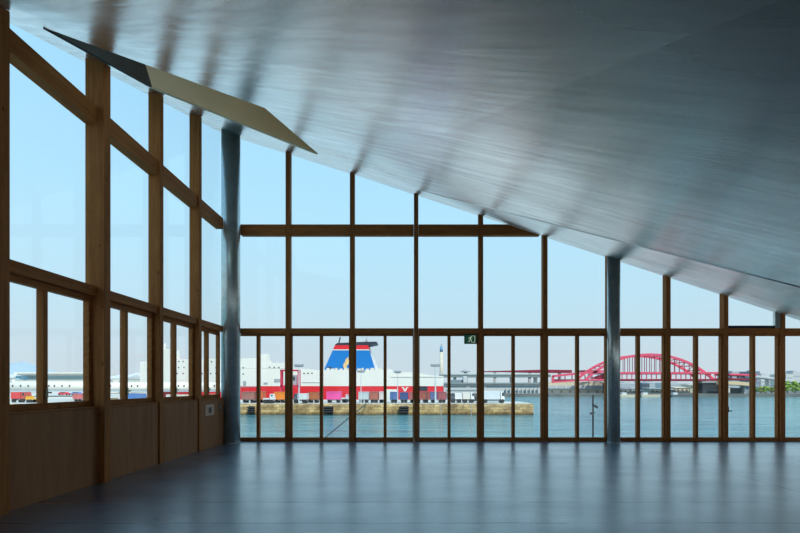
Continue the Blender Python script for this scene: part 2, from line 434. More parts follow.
m.prism([(HF[0] - 1.0, HF[1] + .3, TOPZ + .005), (HF[0], HF[1] + .3, TOPZ + .005), (HE[0] + .2, HE[1] + .3, TOPZ + .005)] +
        [(HC[0] + 1.4, HC[1] - 3.0, TOPZ + .005), (HA[0] - 1.5, HA[1] - 3.0, TOPZ + .005)], (0, 0, 0.15))
struct(m.build('sun_block_lid', plain('lid_sheet', (0.45, 0.46, 0.47), 0.5)))  # unseen lid, its overhang added to keep the sun out of the recess
m = MB()
m.prism([v3(HA, T), v3(HC, T), (HC[0] - 0.3 * (TOPZ - ceil_z(*HC)), HC[1], TOPZ - 0.02), (HA[0] - 0.3 * (TOPZ - ceil_z(*HA)), HA[1], TOPZ - 0.02)], (0, -0.012, 0))
struct(m.build('window_60', GLASS))  # unseen glazing added so sky light reaches the cream recess face

# ------------------------------------------------------------------ floor, base, walls
NL = -6.6                                # where the diagonal wall meets the left wall
m = MB()
fp = [(GX - 0.25, NL - 0.6), (diag_x(D + 0.2, 0.25), D + 0.2), (GX - 0.25, D + 0.2)]
m.prism([(p[0], p[1], -0.3) for p in fp], (0, 0, 0.3))
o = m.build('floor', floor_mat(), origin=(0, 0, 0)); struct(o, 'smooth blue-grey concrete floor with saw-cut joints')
CONC = plain('apron_concrete', (0.52, 0.51, 0.48), 0.85, var=0.12, scale=0.6)
m = MB(); m.box(-9, 30, -14, D + 0.3, -1.2, -0.3)
struct(m.build('building_base', CONC))
m = MB(); m.box(-9, 30, -14, 20.6, -6.0, -1.2)
struct(m.build('waterside_deck', CONC, origin=(10, 5, -6)))

# low left wall behind the panels
m = MB(); m.box(GX - 0.16, GX + 0.0, NL, D + 0.1, 0.0, 1.10)
struct(m.build('wall_left', W_DARK), 'low solid wall under the left windows')
# solid upper part of the left wall behind the camera
m = MB()
y0, y1 = NL - 0.4, 2.0
m.prism([(GX - 0.16, y0, 1.1), (GX - 0.16, y1, 1.1), (GX - 0.16, y1, ceil_z(GX, y1) - 0.0), (GX - 0.16, y0, ceil_z(GX, y0))], (0.16, 0, 0))
struct(m.build('wall_left_rear', W_PLY))
# diagonal low wall on the right, glazed band under the eave
def diagwall(z0, z1, off0, off1, mat, name, ya=NL, yb=D + 0.1):
    m = MB()
    m.prism([(diag_x(ya, off0), ya, z0), (diag_x(yb, off0), yb, z0), (diag_x(yb, off1), yb, z0), (diag_x(ya, off1), ya, z0)], (0, 0, 1))
    for v in m.bm.verts:
        if v.co.z > z0 + 0.5:
            v.co.z = z1 if z1 is not None else ceil_z(v.co.x, v.co.y)
    return struct(m.build(name, mat))
diagwall(0.0, 0.25, 0.0, 0.15, W_PLY, 'wall_right')
diagwall(2.1, None, 0.0, 0.15, W_PLY, 'wall_right_header')
diagwall(0.25, 2.1, 0.06, 0.075, GLASS, 'window_61')

# ------------------------------------------------------------------ timber posts and rails
E = 0.004
def post_far(xc, w, y0, mat, label, grp='slim timber posts of the far glass wall', y1=D + 0.03):
    m = MB(); x0, x1 = xc - w / 2, xc + w / 2
    top = lambda x, y: ceil_z(x, y) - E
    m.quadbox([(x0, y0, 0), (x1, y0, 0), (x1, y1, 0), (x0, y1, 0),
               (x0, y0, top(x0, y0)), (x1, y0, top(x1, y0)), (x1, y1, top(x1, y1)), (x0, y1, top(x0, y1))], 0.006)
    return tag(m.build('timber_post', mat), label, 'post', grp)
XS = [-3.176, -1.505, 0.16, 1.845, 3.518, 5.19, 6.715, 8.215, 9.695, 11.18, 12.66]
PLAB = ['slim timber post, first to the right of the corner steel column',
        'slim timber post crossing in front of the ship funnel in the far glass wall',
        'slim timber post just right of the ship funnel, third from the corner steel column',
        'slim timber post just right of the green exit sign',
        'slim timber post reaching the ceiling just past the right end of the upper rail',
        'slim timber post hidden directly behind the slender round steel column',
        'slim timber post, first to the right of the slender round steel column',
        'slim timber post with a dark latch, second right of the slender steel column',
        'short timber post beside a steel bracket at the far right of the glass wall',
        'short timber post beyond the right picture edge, next after the steel bracket',
        'shortest timber post where the glass wall meets the low eave']
for i, x in enumerate(XS):
    if i == 5: post_far(x, 0.10, D - 0.10, W_Z, PLAB[i])
    else: post_far(x, 0.115, D - 0.165, W_Z, PLAB[i])

YF = [10.70, 9.04, 7.33, 5.485, 3.80, 2.10]   # far edges of the left posts
LLAB = ['timber post of the left window wall nearest the corner steel column',
        'timber post of the left window wall, second from the corner steel column',
        'broad pale-striped timber post of the left wall, third from the corner column',
        'broad dark timber post at the left picture edge',
        'timber post of the left window wall just outside the left picture edge',
        'rearmost timber post of the left window wall']
LP = []
for i, yf in enumerate(YF):
    w = 0.13 if i not in (2, 3) else 0.15
    xi = -4.64 if i not in (2, 3) else -4.57
    y0, y1 = yf - w, yf; x0, x1 = GX - 0.03, xi
    m = MB(); top = lambda x, y: ceil_z(x, y) - E
    m.quadbox([(x0, y0, 0), (x1, y0, 0), (x1, y1, 0), (x0, y1, 0),
               (x0, y0, top(x0, y0)), (x1, y0, top(x1, y0)), (x1, y1, top(x1, y1)), (x0, y1, top(x0, y1))], 0.006)
    tag(m.build('timber_post', W_Z), LLAB[i], 'post', 'deep timber posts of the left window wall')
    LP.append((y0, y1))

RZ0, RZ1 = 3.905 + EYE, 4.175 + EYE        # upper rail
TZ0, TZ1 = 2.80, 2.945                   # lower rail (transom)
# far wall bays: between successive posts, first one starts at the corner column
bays = []
prev = -4.415
for i, x in enumerate(XS):
    h = 0.05 if i == 5 else 0.0575
    bays.append((prev, x - h)); prev = x + h
BAY = ['between corner steel column and first slim post', 'left of the ship funnel',
       'over the right half of the ship funnel', 'left of the green exit sign post',
       'right of the green exit sign post', 'left of the slender steel column',
       'right of the slender steel column', 'over the pink arch bridge right foot',
       'left of the steel bracket', 'right of the steel bracket at the picture edge', 'beyond the right picture edge']
for i, (a, b) in enumerate(bays[:11]):
    m = MB(); m.box(a + E, b - E, D - 0.16, D + 0.03, TZ0, TZ1, 0.005)
    tag(m.build('lower_rail', W_X), 'timber rail above the far sashes, ' + BAY[i], 'rail', 'lower rails of the far glass wall')
def ceil_x_at(z, y):    # x where the ceiling comes down to height z
    x = -4.0
    while ceil_z(x, y) > z: x += 0.005
    return x
for i, (a, b) in enumerate(bays[:5]):
    m = MB(); y0, y1 = D - 0.16, D + 0.03
    if i < 4: m.box(a + E, b - E, y0, y1, RZ0, RZ1, 0.005)
    else:
        xb, xt = ceil_x_at(RZ0 + .004, y0), ceil_x_at(RZ1 + .004, y0)
        poly = [(a + E, RZ0), (min(xb, b - E), RZ0), (min(xt, b - E), RZ1), (a + E, RZ1)]
        m.prism([(p[0], y0, p[1]) for p in poly], (0, y1 - y0, 0))
    lab = BAY[i] if i < 4 else 'rightmost, cut by the ceiling'
    tag(m.build('upper_rail', W_X), 'high timber rail of the far wall, ' + lab, 'rail', 'upper rails of the far glass wall')

# ------------------------------------------------------------------ windows of the far wall
BLACK = plain('black_hardware', (0.02, 0.02, 0.022), 0.4)
nwin = [0]
def window(loc, label=None):
    nwin[0] += 1
    o = empty('window_%d' % nwin[0], loc); struct(o, label); return o
SF = 0.075     # sash section
for i, (a, b) in enumerate(bays[:10]):
    a2, b2 = (a if i else -4.80) + E, b - E
    w = window((a2, D, 0), 'timber-framed sashes in the far wall, ' + BAY[i])
    y0, y1 = D - 0.10, D + 0.02
    m = MB()
    m.box(a2, b2, y0, y1, 0.002, 0.095, 0.004)
    m.box(a2, b2, y0, y1, TZ0 - 0.045, TZ0 - E, 0.004)
    m.box(a2, a2 + 0.03, y0, y1, 0.096, TZ0 - 0.046, 0.004); m.box(b2 - 0.03, b2, y0, y1, 0.096, TZ0 - 0.046, 0.004)
    m.build('frame', W_X, w)
    mid = (a2 + b2) / 2 + (0.02 if i else 0.25)
    if i == 0: mid = -3.97
    m = MB(); m.box(mid - 0.038, mid + 0.038, y0 - 0.01, y1, 0.097, TZ0 - 0.047, 0.004)
    m.build('meeting_stile', W_Z, w)
    for q0, q1 in ((a2 + 0.03, mid - 0.038), (mid + 0.038, b2 - 0.03)):
        m = MB(); m.box(q0, q1, D - 0.03, D - 0.018, 0.096, TZ0 - 0.046)
        m.build('pane', GLASS, w)
    if i == 8:
        m = MB(); m.box(a2 + 0.01, a2 + 0.035, y0 - 0.03, y0, 0.76, 0.90, 0.003); m.box(a2 + 0.01, a2 + 0.10, y0 - 0.05, y0 - 0.03, 0.78, 0.81, 0.003)
        m.build('latch', BLACK, w)
# fixed panes above the rails
def pane_poly(pts, y):
    m = MB(); m.prism([(p[0], y, p[1]) for p in pts], (0, 0.012, 0)); return m
PY = D - 0.03
for i, (a, b) in enumerate(bays[:10]):
    if i == 0: a = GX
    if i < 4:
        w = window((a, D, TZ1), 'tall fixed pane above the lower rail, ' + BAY[i])
        pane_poly([(a, TZ1), (b, TZ1), (b, RZ0), (a, RZ0)], PY).build('pane', GLASS, w)
        w = window((a, D, RZ1), 'sloping top pane above the upper rail, ' + BAY[i])
        pane_poly([(a, RZ1), (b, RZ1), (b, ceil_z(b, PY)), (a, ceil_z(a, PY))], PY).build('pane', GLASS, w)
    elif i == 4:
        w = window((a, D, TZ1), 'tall fixed pane under the end of the upper rail')
        xb = min(ceil_x_at(RZ0, PY), b)
        pane_poly([(a, TZ1), (b, TZ1), (b, min(RZ0, ceil_z(b, PY))), (xb, RZ0), (a, RZ0)] if xb < b - 0.01 else [(a, TZ1), (b, TZ1), (b, RZ0), (a, RZ0)], PY).build('pane', GLASS, w)
        xt = ceil_x_at(RZ1, PY)
        w = window((a, D, RZ1), 'small triangular pane where the upper rail meets the ceiling')
        pane_poly([(a, RZ1), (xt, RZ1), (a, ceil_z(a, PY))], PY).build('pane', GLASS, w)
    else:
        zt0, zt1 = ceil_z(a, PY), ceil_z(b, PY)
        w = window((a, D, TZ1), 'sloping fixed pane above the lower rail, ' + BAY[i])
        pane_poly([(a, TZ1), (b, TZ1), (b, max(zt1, TZ1 + .01)), (a, zt0)], PY).build('pane', GLASS, w)

# ------------------------------------------------------------------ left wall bays
SEG = [(LP[0][1], 12.04)] + [(LP[k + 1][1], LP[k][0]) for k in range(5)]
SLAB = ['nearest the corner steel column', 'between first and second post from the corner',
        'between the second post and the broad striped post', 'between broad striped post and picture edge post',
        'just outside the left picture edge', 'rearmost, behind the camera side']
METAL = plain('dull_brass', (0.30, 0.25, 0.17), 0.4, metal=0.8)
for i, (a, b) in enumerate(SEG):
    a2, b2 = a + E, b - E
    m = MB(); m.box(GX - 0.03, GX + 0.15, a2, b2, TZ0, TZ1, 0.005)
    tag(m.build('lower_rail', W_Y), 'timber rail above the left sashes, ' + SLAB[i], 'rail', 'lower rails of the left window wall')
    m = MB(); m.box(GX - 0.03, GX + 0.15, a2, b2, RZ0, RZ1, 0.005)
    if ceil_z(GX, a2) > RZ1 + 0.1:
        tag(m.build('upper_rail', W_Y), 'high timber rail of the left wall, ' + SLAB[i], 'rail', 'upper rails of the left window wall')
    else: m.bm.free()
    # plywood panel, sill
    m = MB(); m.box(-4.71, -4.67, a2, b2, 0.0, 1.118, 0.003)
    tag(m.build('plywood_panel', W_PLY), 'brown plywood panel, left wall, ' + SLAB[i], 'panel', 'plywood panels under the left windows')
    m = MB(); m.box(GX, -4.66, a2, b2, 1.122, 1.15, 0.004)
    tag(m.build('window_sill', W_Y), 'timber sill board, left wall, ' + SLAB[i], 'sill', 'sill boards of the left windows')
    w = window((GX, a2, 1.15), 'timber-framed sashes in the left wall, ' + SLAB[i])
    x0, x1 = GX - 0.02, GX + 0.07
    m = MB()
    m.box(x0, x1, a2, b2, 1.152, 1.235, 0.004); m.box(x0, x1, a2, b2, TZ0 - 0.085, TZ0 - E, 0.004)
    m.box(x0, x1, a2, a2 + 0.06, 1.236, TZ0 - 0.086, 0.004); m.box(x0, x1, b2 - 0.06, b2, 1.236, TZ0 - 0.086, 0.004)
    m.build('frame', W_Y, w)
    mid = a2 + (b2 - a2) * 0.46
    m = MB(); m.box(x0, x1 + 0.005, mid - 0.04, mid + 0.04, 1.237, TZ0 - 0.087, 0.004)
    m.build('meeting_stile', W_Z, w)
    for q0, q1 in ((a2 + 0.06, mid - 0.04), (mid + 0.04, b2 - 0.06)):
        m = MB(); m.box(GX + 0.03, GX + 0.042, q0, q1, 1.236, TZ0 - 0.086)
        m.build('pane', GLASS, w)
    m = MB(); m.box(x1 + 0.006, x1 + 0.03, mid - 0.015, mid + 0.015, 1.30, 1.42, 0.003); m.box(x1 + 0.03, x1 + 0.05, mid - 0.01, mid + 0.05, 1.36, 1.38, 0.003)
    m.build('latch', METAL, w)
    # fixed panes
    b3 = b if i else D - 0.02
    px_ = GX + 0.02 if i else GX - 0.025
    def yz(pts):
        m = MB(); m.prism([(px_, p[0], p[1]) for p in pts], (0.012, 0, 0)); return m
    zt_a, zt_b = ceil_z(px_, a), ceil_z(px_, b3)
    if zt_a > RZ1 + 0.1:
        w = window((GX, a, TZ1), 'tall fixed pane of the left wall, ' + SLAB[i])
        yz([(a, TZ1), (b3, TZ1), (b3, RZ0), (a, RZ0)]).build('pane', GLASS, w)
        w = window((GX, a, RZ1), 'sloping top pane of the left wall, ' + SLAB[i])
        yz([(a, RZ1), (b3, RZ1), (b3, zt_b), (a, zt_a)]).build('pane', GLASS, w)
    else:
        w = window((GX, a, TZ1), 'tall fixed pane of the left wall, ' + SLAB[i])
        yz([(a, TZ1), (b3, TZ1), (b3, zt_b), (a, zt_a)]).build('pane', GLASS, w)

# ------------------------------------------------------------------ steel columns
def column(x, y, r, label):
    root = empty('steel_column', (x, y, 0))
    tag(root, label, 'column')
    m = MB(); n = 40
    ring = lambda z: [Vector((x + r * math.cos(2 * math.pi * k / n), y + r * math.sin(2 * math.pi * k / n), z)) for k in range(n)]
    lo_ = [m.bm.verts.new(p) for p in ring(0.014)]
    hi_ = [m.bm.verts.new((p.x, p.y, ceil_z(p.x, p.y) - E)) for p in ring(0)]
    for k in range(n): m.bm.faces.new((lo_[k], lo_[(k + 1) % n], hi_[(k + 1) % n], hi_[k]))
    m.bm.faces.new(lo_[::-1]); m.bm.faces.new(hi_)
    o = m.build('shaft', STEEL, root)
    for p in o.data.polygons: p.use_smooth = len(p.vertices) == 4
    m = MB(); m.tube([(x, y, 0.0), (x, y, 0.0135)], r + 0.012, 40)
    m.build('base_ring', STEEL, root)
    return root
column(-4.585, 12.28, 0.232, 'thick round galvanised steel column in the far left corner')
column(5.21, 12.28, 0.157, 'slender round steel column standing before the far glass wall')
m = MB()
m.prism([(9.495, D - 0.15, TZ1 + 0.002), (9.63, D - 0.15, TZ1 + 0.002), (9.63, D - 0.15, ceil_z(9.63, D - 0.15) - E), (9.495, D - 0.15, ceil_z(9.495, D - 0.15) - E)], (0, 0.08, 0))
tag(m.build('steel_bracket', STEEL), 'short grey steel bracket under the ceiling at the far right of the glass wall', 'bracket')
m = MB(); m.box(8.28, 9.49, D - 0.15, D - 0.06, TZ1 + 0.002, TZ1 + 0.07)
tag(m.build('steel_angle', plain('dark_steel', (0.05, 0.06, 0.07), 0.45, metal=0.6)), 'dark steel angle lying on the rail left of the steel bracket', 'steel bar')

# ------------------------------------------------------------------ socket, switch, exit sign
root = empty('wall_socket', (-4.67, 11.05, 0.78)); tag(root, 'square pale wall socket on the corner plywood panel', 'socket')
IV = plain('socket_plate', (0.78, 0.44, 0.27), 0.45); DK = plain('socket_dark', (0.06, 0.05, 0.045), 0.5)
sy0, sy1 = 10.92, 11.42
m = MB(); m.box(-4.67 + .001, -4.655, sy0, sy1, 0.76, 1.02, 0.004); m.build('plate', IV, root)
m = MB(); m.box(-4.655 + .0005, -4.647, (sy0 + sy1) / 2 - 0.06, (sy0 + sy1) / 2 + 0.08, 0.82, 0.95, 0.003); m.build('outlet', DK, root)
root = empty('light_switch', (-4.67, 11.75, 0.84)); tag(root, 'small dark switch beside the wall socket near the corner column', 'switch')
m = MB(); m.box(-4.67 + .001, -4.658, 11.72, 11.84, 0.84, 1.00, 0.004); m.build('plate', plain('switch_plate', (0.22, 0.16, 0.11), 0.45), root)
m = MB(); m.box(-4.658 + .0005, -4.653, 11.76, 11.80, 0.89, 0.95, 0.002); m.build('rocker', IV, root)

root = empty('exit_sign', (1.56, D - 0.21, 2.54)); tag(root, 'small green running-man exit sign on the rail in the far glass wall', 'sign')
sx0, sx1, sz0, sz1 = 1.405, 1.735, 2.535, 2.785; sy = D - 0.163
m = MB(); m.box(sx0, sx1, sy - 0.05, sy, sz0, sz1, 0.008); m.build('housing', plain('sign_housing', (0.03, 0.035, 0.03), 0.5), root)
m = MB(); m.box(sx0 + 0.02, sx1 - 0.02, sy - 0.054, sy - 0.0505, sz0 + 0.02, sz1 - 0.02); m.build('face', plain('sign_green', (0.015, 0.12, 0.06), 0.4, emit=0.15), root)
fig = plain('sign_white', (0.55, 0.70, 0.52), 0.4, emit=0.45)
def flat(polys, y, name, mat, parent):
    m = MB()
    for pl in polys: m.prism([(p[0], y, p[1]) for p in pl], (0, 0.002, 0))
    return m.build(name, mat, parent)
fx, fz = 1.56, 2.655; yy = sy - 0.0565
def q(pl): return [(fx + a * 0.085, fz + b * 0.085) for a, b in pl]
circ = [(0.25 + 0.17 * math.cos(t * math.pi / 6), 0.80 + 0.17 * math.sin(t * math.pi / 6)) for t in range(12)]
door = [q([(0.55, -1.0), (1.45, -1.0), (1.45, 1.05), (0.55, 1.05), (0.55, 0.9), (1.28, 0.9), (1.28, -0.85), (0.55, -0.85)])]
flat(door, yy, 'doorway_mark', fig, root)
man = [q(circ), q([(-0.2, 0.62), (0.15, 0.6), (0.2, -0.1), (-0.15, -0.15)]), q([(0.0, -0.1), (0.2, -0.1), (0.5, -0.45), (0.38, -0.95), (0.25, -0.92), (0.3, -0.5)]),
       q([(-0.15, -0.12), (0.05, -0.15), (-0.25, -0.75), (-0.75, -0.78), (-0.75, -0.62), (-0.38, -0.6)]),
       q([(-0.2, 0.6), (-0.1, 0.45), (-0.6, 0.1), (-0.72, 0.2)]), q([(0.15, 0.55), (0.15, 0.38), (0.6, 0.2), (0.65, 0.33)])]
flat(man, yy, 'running_man', fig, root)

# ------------------------------------------------------------------ outside the glass
SEA = -5.03
sm = sea_mat()
m = MB(); m.prism([(-3000, -3000, SEA), (3000, -3000, SEA), (3000, 3000, SEA), (-3000, 3000, SEA)], (0, 0, -0.5))
struct(m.build('sea', sm, origin=(0, 0, SEA)), 'teal rippled harbour water')
m = MB(); QZ = -2.62
m.prism([(-420, 105, SEA - 1), (27.0, 105, SEA - 1), (27.0, 119, SEA - 1), (18.5, 119, SEA - 1), (18.5, 134, SEA - 1), (-94, 134, SEA - 1), (-94, 520, SEA - 1), (-420, 520, SEA - 1)], (0, 0, QZ - SEA + 1))
qo = m.build('quay', stone_mat(), origin=(0, 0, SEA)); struct(qo, 'stone quay with a pale coping')
TOPM = plain('quay_paving', (0.62, 0.60, 0.54), 0.85, var=0.1, scale=0.15)
qo.data.materials.append(TOPM)
for p in qo.data.polygons:
    if p.normal.z > 0.9: p.material_index = 1
SHZ = -3.4
m = MB(); m.prism([(-90, 266, SEA - 1), (900, 266, SEA - 1), (2500, 2600, SEA - 1), (-2500, 2600, SEA - 1), (-2500, 530, SEA - 1), (-90, 530, SEA - 1)], (0, 0, SHZ - SEA + 1))
struct(m.build('far_shore', plain('shore_stone', (0.17, 0.17, 0.155), 0.9, var=0.2, scale=0.1), origin=(0, 0, SEA)))
# hill
m = MB(); hp = []
for k in range(61):
    px = -160 + k * 4.4
    t = (px - 20)
    h = 22 * math.exp(-(t / 38.0) ** 2) + 9 * math.exp(-((px + 70) / 60.0) ** 2) + 1.2 * math.sin(px * 0.33)
    hp.append((px, max(1.5, h)))
DH = 1500
ridge = [P(px, 385 - h, DH) for px, h in hp]
for i in range(len(ridge) - 1):
    a, b = ridge[i], ridge[i + 1]
    f0, f1 = Vector((a.x, DH - 260, SHZ)), Vector((b.x, DH - 260, SHZ)); g0, g1 = Vector((a.x, DH + 300, SHZ)), Vector((b.x, DH + 300, SHZ))
    vs = [m.bm.verts.new(p) for p in (f0, f1, b, a)]; m.bm.faces.new(vs)
    vs = [m.bm.verts.new(p) for p in (a, b, g1, g0)]; m.bm.faces.new(vs)
bmesh.ops.remove_doubles(m.bm, verts=m.bm.verts[:], dist=0.01)
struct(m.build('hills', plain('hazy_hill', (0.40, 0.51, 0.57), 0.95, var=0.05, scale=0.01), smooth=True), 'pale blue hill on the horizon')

def bx(m, px0, px1, py0, py1, d, depth):
    a, b = P(px0, py1, d), P(px1, py0, d)
    m.box(a.x, b.x, d, d + depth, a.z, b.z); return m
WHITE = plain('ship_white', (0.88, 0.84, 0.75), 0.5, var=0.03, scale=0.1)
RED = plain('ship_red', (0.84, 0.018, 0.028), 0.45, var=0.05, scale=0.1)
BLUE = plain('funnel_blue', (0.004, 0.19, 0.56), 0.45, var=0.04)
NAVY = plain('cap_black', (0.03, 0.035, 0.05), 0.5)
GLZ = plain('dark_glazing', (0.05, 0.065, 0.08), 0.3)
GREY = plain('mid_grey', (0.38, 0.40, 0.41), 0.6)
PALE = plain('pale_grey', (0.66, 0.68, 0.68), 0.6)

# ------------------------------------------------------------------ ship
SD = 146.0
sroot = empty('ferry', P(290, 400, SD)); tag(sroot, 'big white ferry with a red hull band and a blue funnel, moored behind the quay', 'ship')
sroot.location.z = SEA; WORLD[sroot.name] = tuple(sroot.location)
def ship_poly(pts, d0, depth, name, mat, parent=sroot):
    m = MB(); m.prism([P(x, y, d0) for x, y in pts], (0, depth, 0)); return m.build(name, mat, parent)
m = MB()
# hull with a bow narrowing to the left, waterline below the quay top
hx = lambda px: (px - 410) * SD / F
zt, zb = P(0, 386.2, SD).z, SEA - 0.5
xl, xr = hx(136), hx(443.5)
pl = [(xr, SD), (xr, SD + 20), (hx(190), SD + 20), (xl, SD + 10), (hx(190), SD)]
m.prism([(x, y, zb) for x, y in pl], (0, 0, zt - zb)); m.build('hull', RED, sroot)
m = MB()
m.prism([P(x, y, SD + 0.02) for x, y in [(190, 386.1), (443.5, 386.1), (443.5, 376), (430, 375.2), (416, 372.4), (391, 372), (390, 369), (385.5, 369), (385, 370), (318, 370), (303, 368.6), (190, 368.4)]], (0, 19.5, 0))
m.build('superstructure', WHITE, sroot)
ship_poly([(190, 368.35), (286, 368.35), (286, 363), (268.5, 362.6), (268.5, 360), (258, 359.8), (258, 358.2), (190, 358.7)], SD + 0.02, 3.0, 'bridge_house', WHITE)
ship_poly([(259.2, 359.7), (268, 360), (268, 354), (259.2, 354)], SD + 0.02, 2.0, 'bridge_tower', WHITE)
m = MB(); m.prism([P(x, y, SD + 3) for x, y in [(140, 386.1), (189.9, 386.1), (189.9, 359), (171, 359), (170, 349), (161, 349), (160, 361), (140, 361.5)]], (0, 6, 0))
m.build('forward_house', WHITE, sroot)
ship_poly([(386.5, 389.3), (397, 389.3), (397, 400), (386.5, 400)], SD - 0.05, 0.04, 'loading_door', WHITE)
ship_poly([(418.5, 386.3), (427.5, 386.3), (427.5, 391), (418.5, 391)], SD - 0.05, 0.04, 'stern_opening', NAVY)
# wing mark on the red band
ship_poly([(401, 387), (403.2, 387.2), (404.2, 388), (405, 390), (405.8, 388), (406.8, 387.2), (409, 387), (407.2, 388.2), (406, 391.4), (404, 391.4), (402.8, 388.2)], SD - 0.08, 0.05, 'wing_mark', WHITE)
# bow red stripe continuing the band on the forward half
for (x0, y0) in [(173.5, 364), (178.7, 361.5), (183, 361.5), (173.5, 367.5), (178.5, 367.5), (184, 367.5), (177, 373.5), (183, 373.5)]:
    m = MB(); bx(m, x0 - .6, x0 + .6, y0 - .6, y0 + .6, SD + (2.97 if x0 < 189 else -.02), 0.1); m.build('porthole', GLZ, sroot)
for (x0, y0) in [(211.5, 361.8), (216, 367.5), (210.7, 373.5), (216, 373.5), (243.2, 367.8), (243.2, 374), (202, 373.5), (269.5, 367.2), (274.2, 367.4), (278.8, 367.4), (304, 373.3), (308, 373.3), (312, 373.3)]:
    m = MB(); bx(m, x0 - .7, x0 + .7, y0 - .6, y0 + .6, SD - 0.02, 0.1); m.build('porthole', GLZ, sroot)
for (x0, x1, y0, y1) in [(274, 280, 379, 382.4), (243, 246, 381, 386), (263.5, 267.5, 382.5, 384.5)]:
    m = MB(); bx(m, x0, x1, y0, y1, SD - 0.04, 0.1); m.build('hatch', GREY, sroot)
for (x0, x1, y) in [(240, 258, 386.6), (302, 322, 382), (391, 443, 376.6)]:
    m = MB(); bx(m, x0, x1, y, y + .35, SD - 0.15, 0.15); m.build('rubbing_strake', PALE, sroot)
m = MB()
for k in range(14):
    x0 = 322 + k * 4.4; bx(m, x0, x0 + 1.6 + (k % 3), 368.6 - (k % 2) * .7, 370, SD + .6, 2)
m.build('deck_fittings', plain('deck_cream', (0.72, 0.66, 0.54), 0.6), sroot)
# forecastle mast
m = MB(); m.tube([P(165, 349, SD + 9), P(165, 343, SD + 9)], [0.5, 0.2], 8); bx(m, 162.5, 167.5, 346, 346.6, SD + 8.6, .8)
m.build('mast', WHITE, sroot)
# funnel
FD = SD + 4
fb = [(323.6, 369.9), (375.2, 369.9)]
m = MB(); m.prism([P(x, y, FD) for x, y in [(323.6, 370.5), (375.2, 370.5), (369.2, 350.4), (332.6, 350.4)]], (0, 8, 0)); f_ = m.build('funnel', BLUE, sroot)
def fpart(pts, name, mat, d0=FD, depth=8.0):
    m = MB(); m.prism([P(x, y, d0) for x, y in pts], (0, depth, 0)); return m.build(name, mat, f_)
fpart([(332.6, 350.3), (369.2, 350.3), (368.9, 349.4), (333.0, 349.4)], 'white_line', WHITE)
fpart([(333.0, 349.3), (368.9, 349.3), (368.0, 345.2), (335.0, 345.2)], 'red_band', RED)
fpart([(334.6, 345.1), (368.4, 345.1), (376.5, 343.4), (376.5, 341.6), (363, 341.8), (337, 343)], 'black_cap', NAVY)
fpart([(374.2, 371.5), (378.4, 371.5), (370.2, 350.5), (369.4, 350.5)], 'white_edge', WHITE, FD + 2, 4)
fpart([(338.2, 343), (339, 343), (340.4, 337), (339.6, 337), ], 'exhaust_pipe', NAVY, FD + 2, 1)
fpart([(363.5, 342.4), (368, 342.4), (367.2, 340.5), (366.6, 336.6), (366, 340.2)], 'antenna', GREY, FD + 2, 1)
fpart([(326.5, 368.6), (331.5, 368.6), (331.5, 367), (327.2, 367)], 'vent', NAVY, FD - .05, .1)
fpart([(345.2, 369), (343.4, 367.4), (343.2, 364.5), (344.8, 362.2), (345.6, 359.6), (347.3, 357.6), (348.8, 357.2), (348.3, 359), (349.2, 361.5), (348.2, 364.6), (346.6, 366), (346.9, 367.9)], 'dolphin_emblem', plain('emblem_gold', (0.85, 0.56, 0.24), 0.5), FD - .1, .12)

# ------------------------------------------------------------------ quay: containers, trucks
TYRE = plain('tyre', (0.03, 0.03, 0.032), 0.8)
def wheels(root, x0, x1, y0, y1, z, r=0.5):
    for x in ((x0 + 0.6), (x1 - 0.6)):
        for yy_ in (y0, y1 - 0.3):
            m = MB(); m.tube([(x, yy_, z + r), (x, yy_ + 0.3, z + r)], r, 14); m.build('wheel', TYRE, root)
def container(px0, px1, py0, d, col, cname, label, trailer_label, depth=2.5):
    mat = plain('container_' + cname, col, 0.55, var=0.1, scale=0.5)
    a = P(px0, 0, d); b = P(px1, 0, d); z1 = P(0, py0, d).z; z0 = QZ + 0.82
    root = empty('freight_container', ((a.x + b.x) / 2, d + depth / 2, z0)); tag(root, label, 'container', 'freight containers on the quay')
    m = MB()
    n = max(6, int((b.x - a.x) / 0.28)); pts = []
    for k in range(n):
        xa = a.x + 0.1 + (b.x - a.x - 0.2) * k / n; xb = a.x + 0.1 + (b.x - a.x - 0.2) * (k + 1) / n
        o1 = 0.05 if k % 2 else 0.0
        pts += [(xa, d + 0.03 + o1, z0 + 0.1), (xb, d + 0.03 + o1, z0 + 0.1)]
    pts += [(b.x - 0.1, d + depth - 0.05, z0 + 0.1), (a.x + 0.1, d + depth - 0.05, z0 + 0.1)]
    m.prism(pts, (0, 0, z1 - z0 - 0.2)); m.build('corrugated_body', mat, root)
    m = MB()
    for x in (a.x, b.x - 0.13):
        for y in (d, d + depth - 0.13): m.box(x, x + 0.13, y, y + 0.13, z0 + .1, z1 - .1)
    m.box(a.x, b.x, d, d + depth, z0, z0 + 0.1); m.box(a.x, b.x, d, d + depth, z1 - 0.1, z1)
    m.build('corner_frame', mat, root)
    t = empty('container_trailer', ((a.x + b.x) / 2, d + depth / 2, QZ)); tag(t, trailer_label, 'trailer', 'container trailers on the quay')
    m = MB(); m.box(a.x + .05, b.x - .05, d + .3, d + depth - .3, QZ + 0.55, QZ + 0.80); m.build('chassis', GREY, t)
    wheels(t, a.x, b.x, d + .25, d + depth - .25, QZ, 0.38)
BROWN = (0.34, 0.10, 0.065); ORANGE = (0.80, 0.25, 0.03); PINK = (0.85, 0.10, 0.36); BL = (0.09, 0.17, 0.38); BL2 = (0.05, 0.08, 0.22)
GW = (0.52, 0.57, 0.58); RU = (0.42, 0.13, 0.09); RU2 = (0.36, 0.16, 0.13)
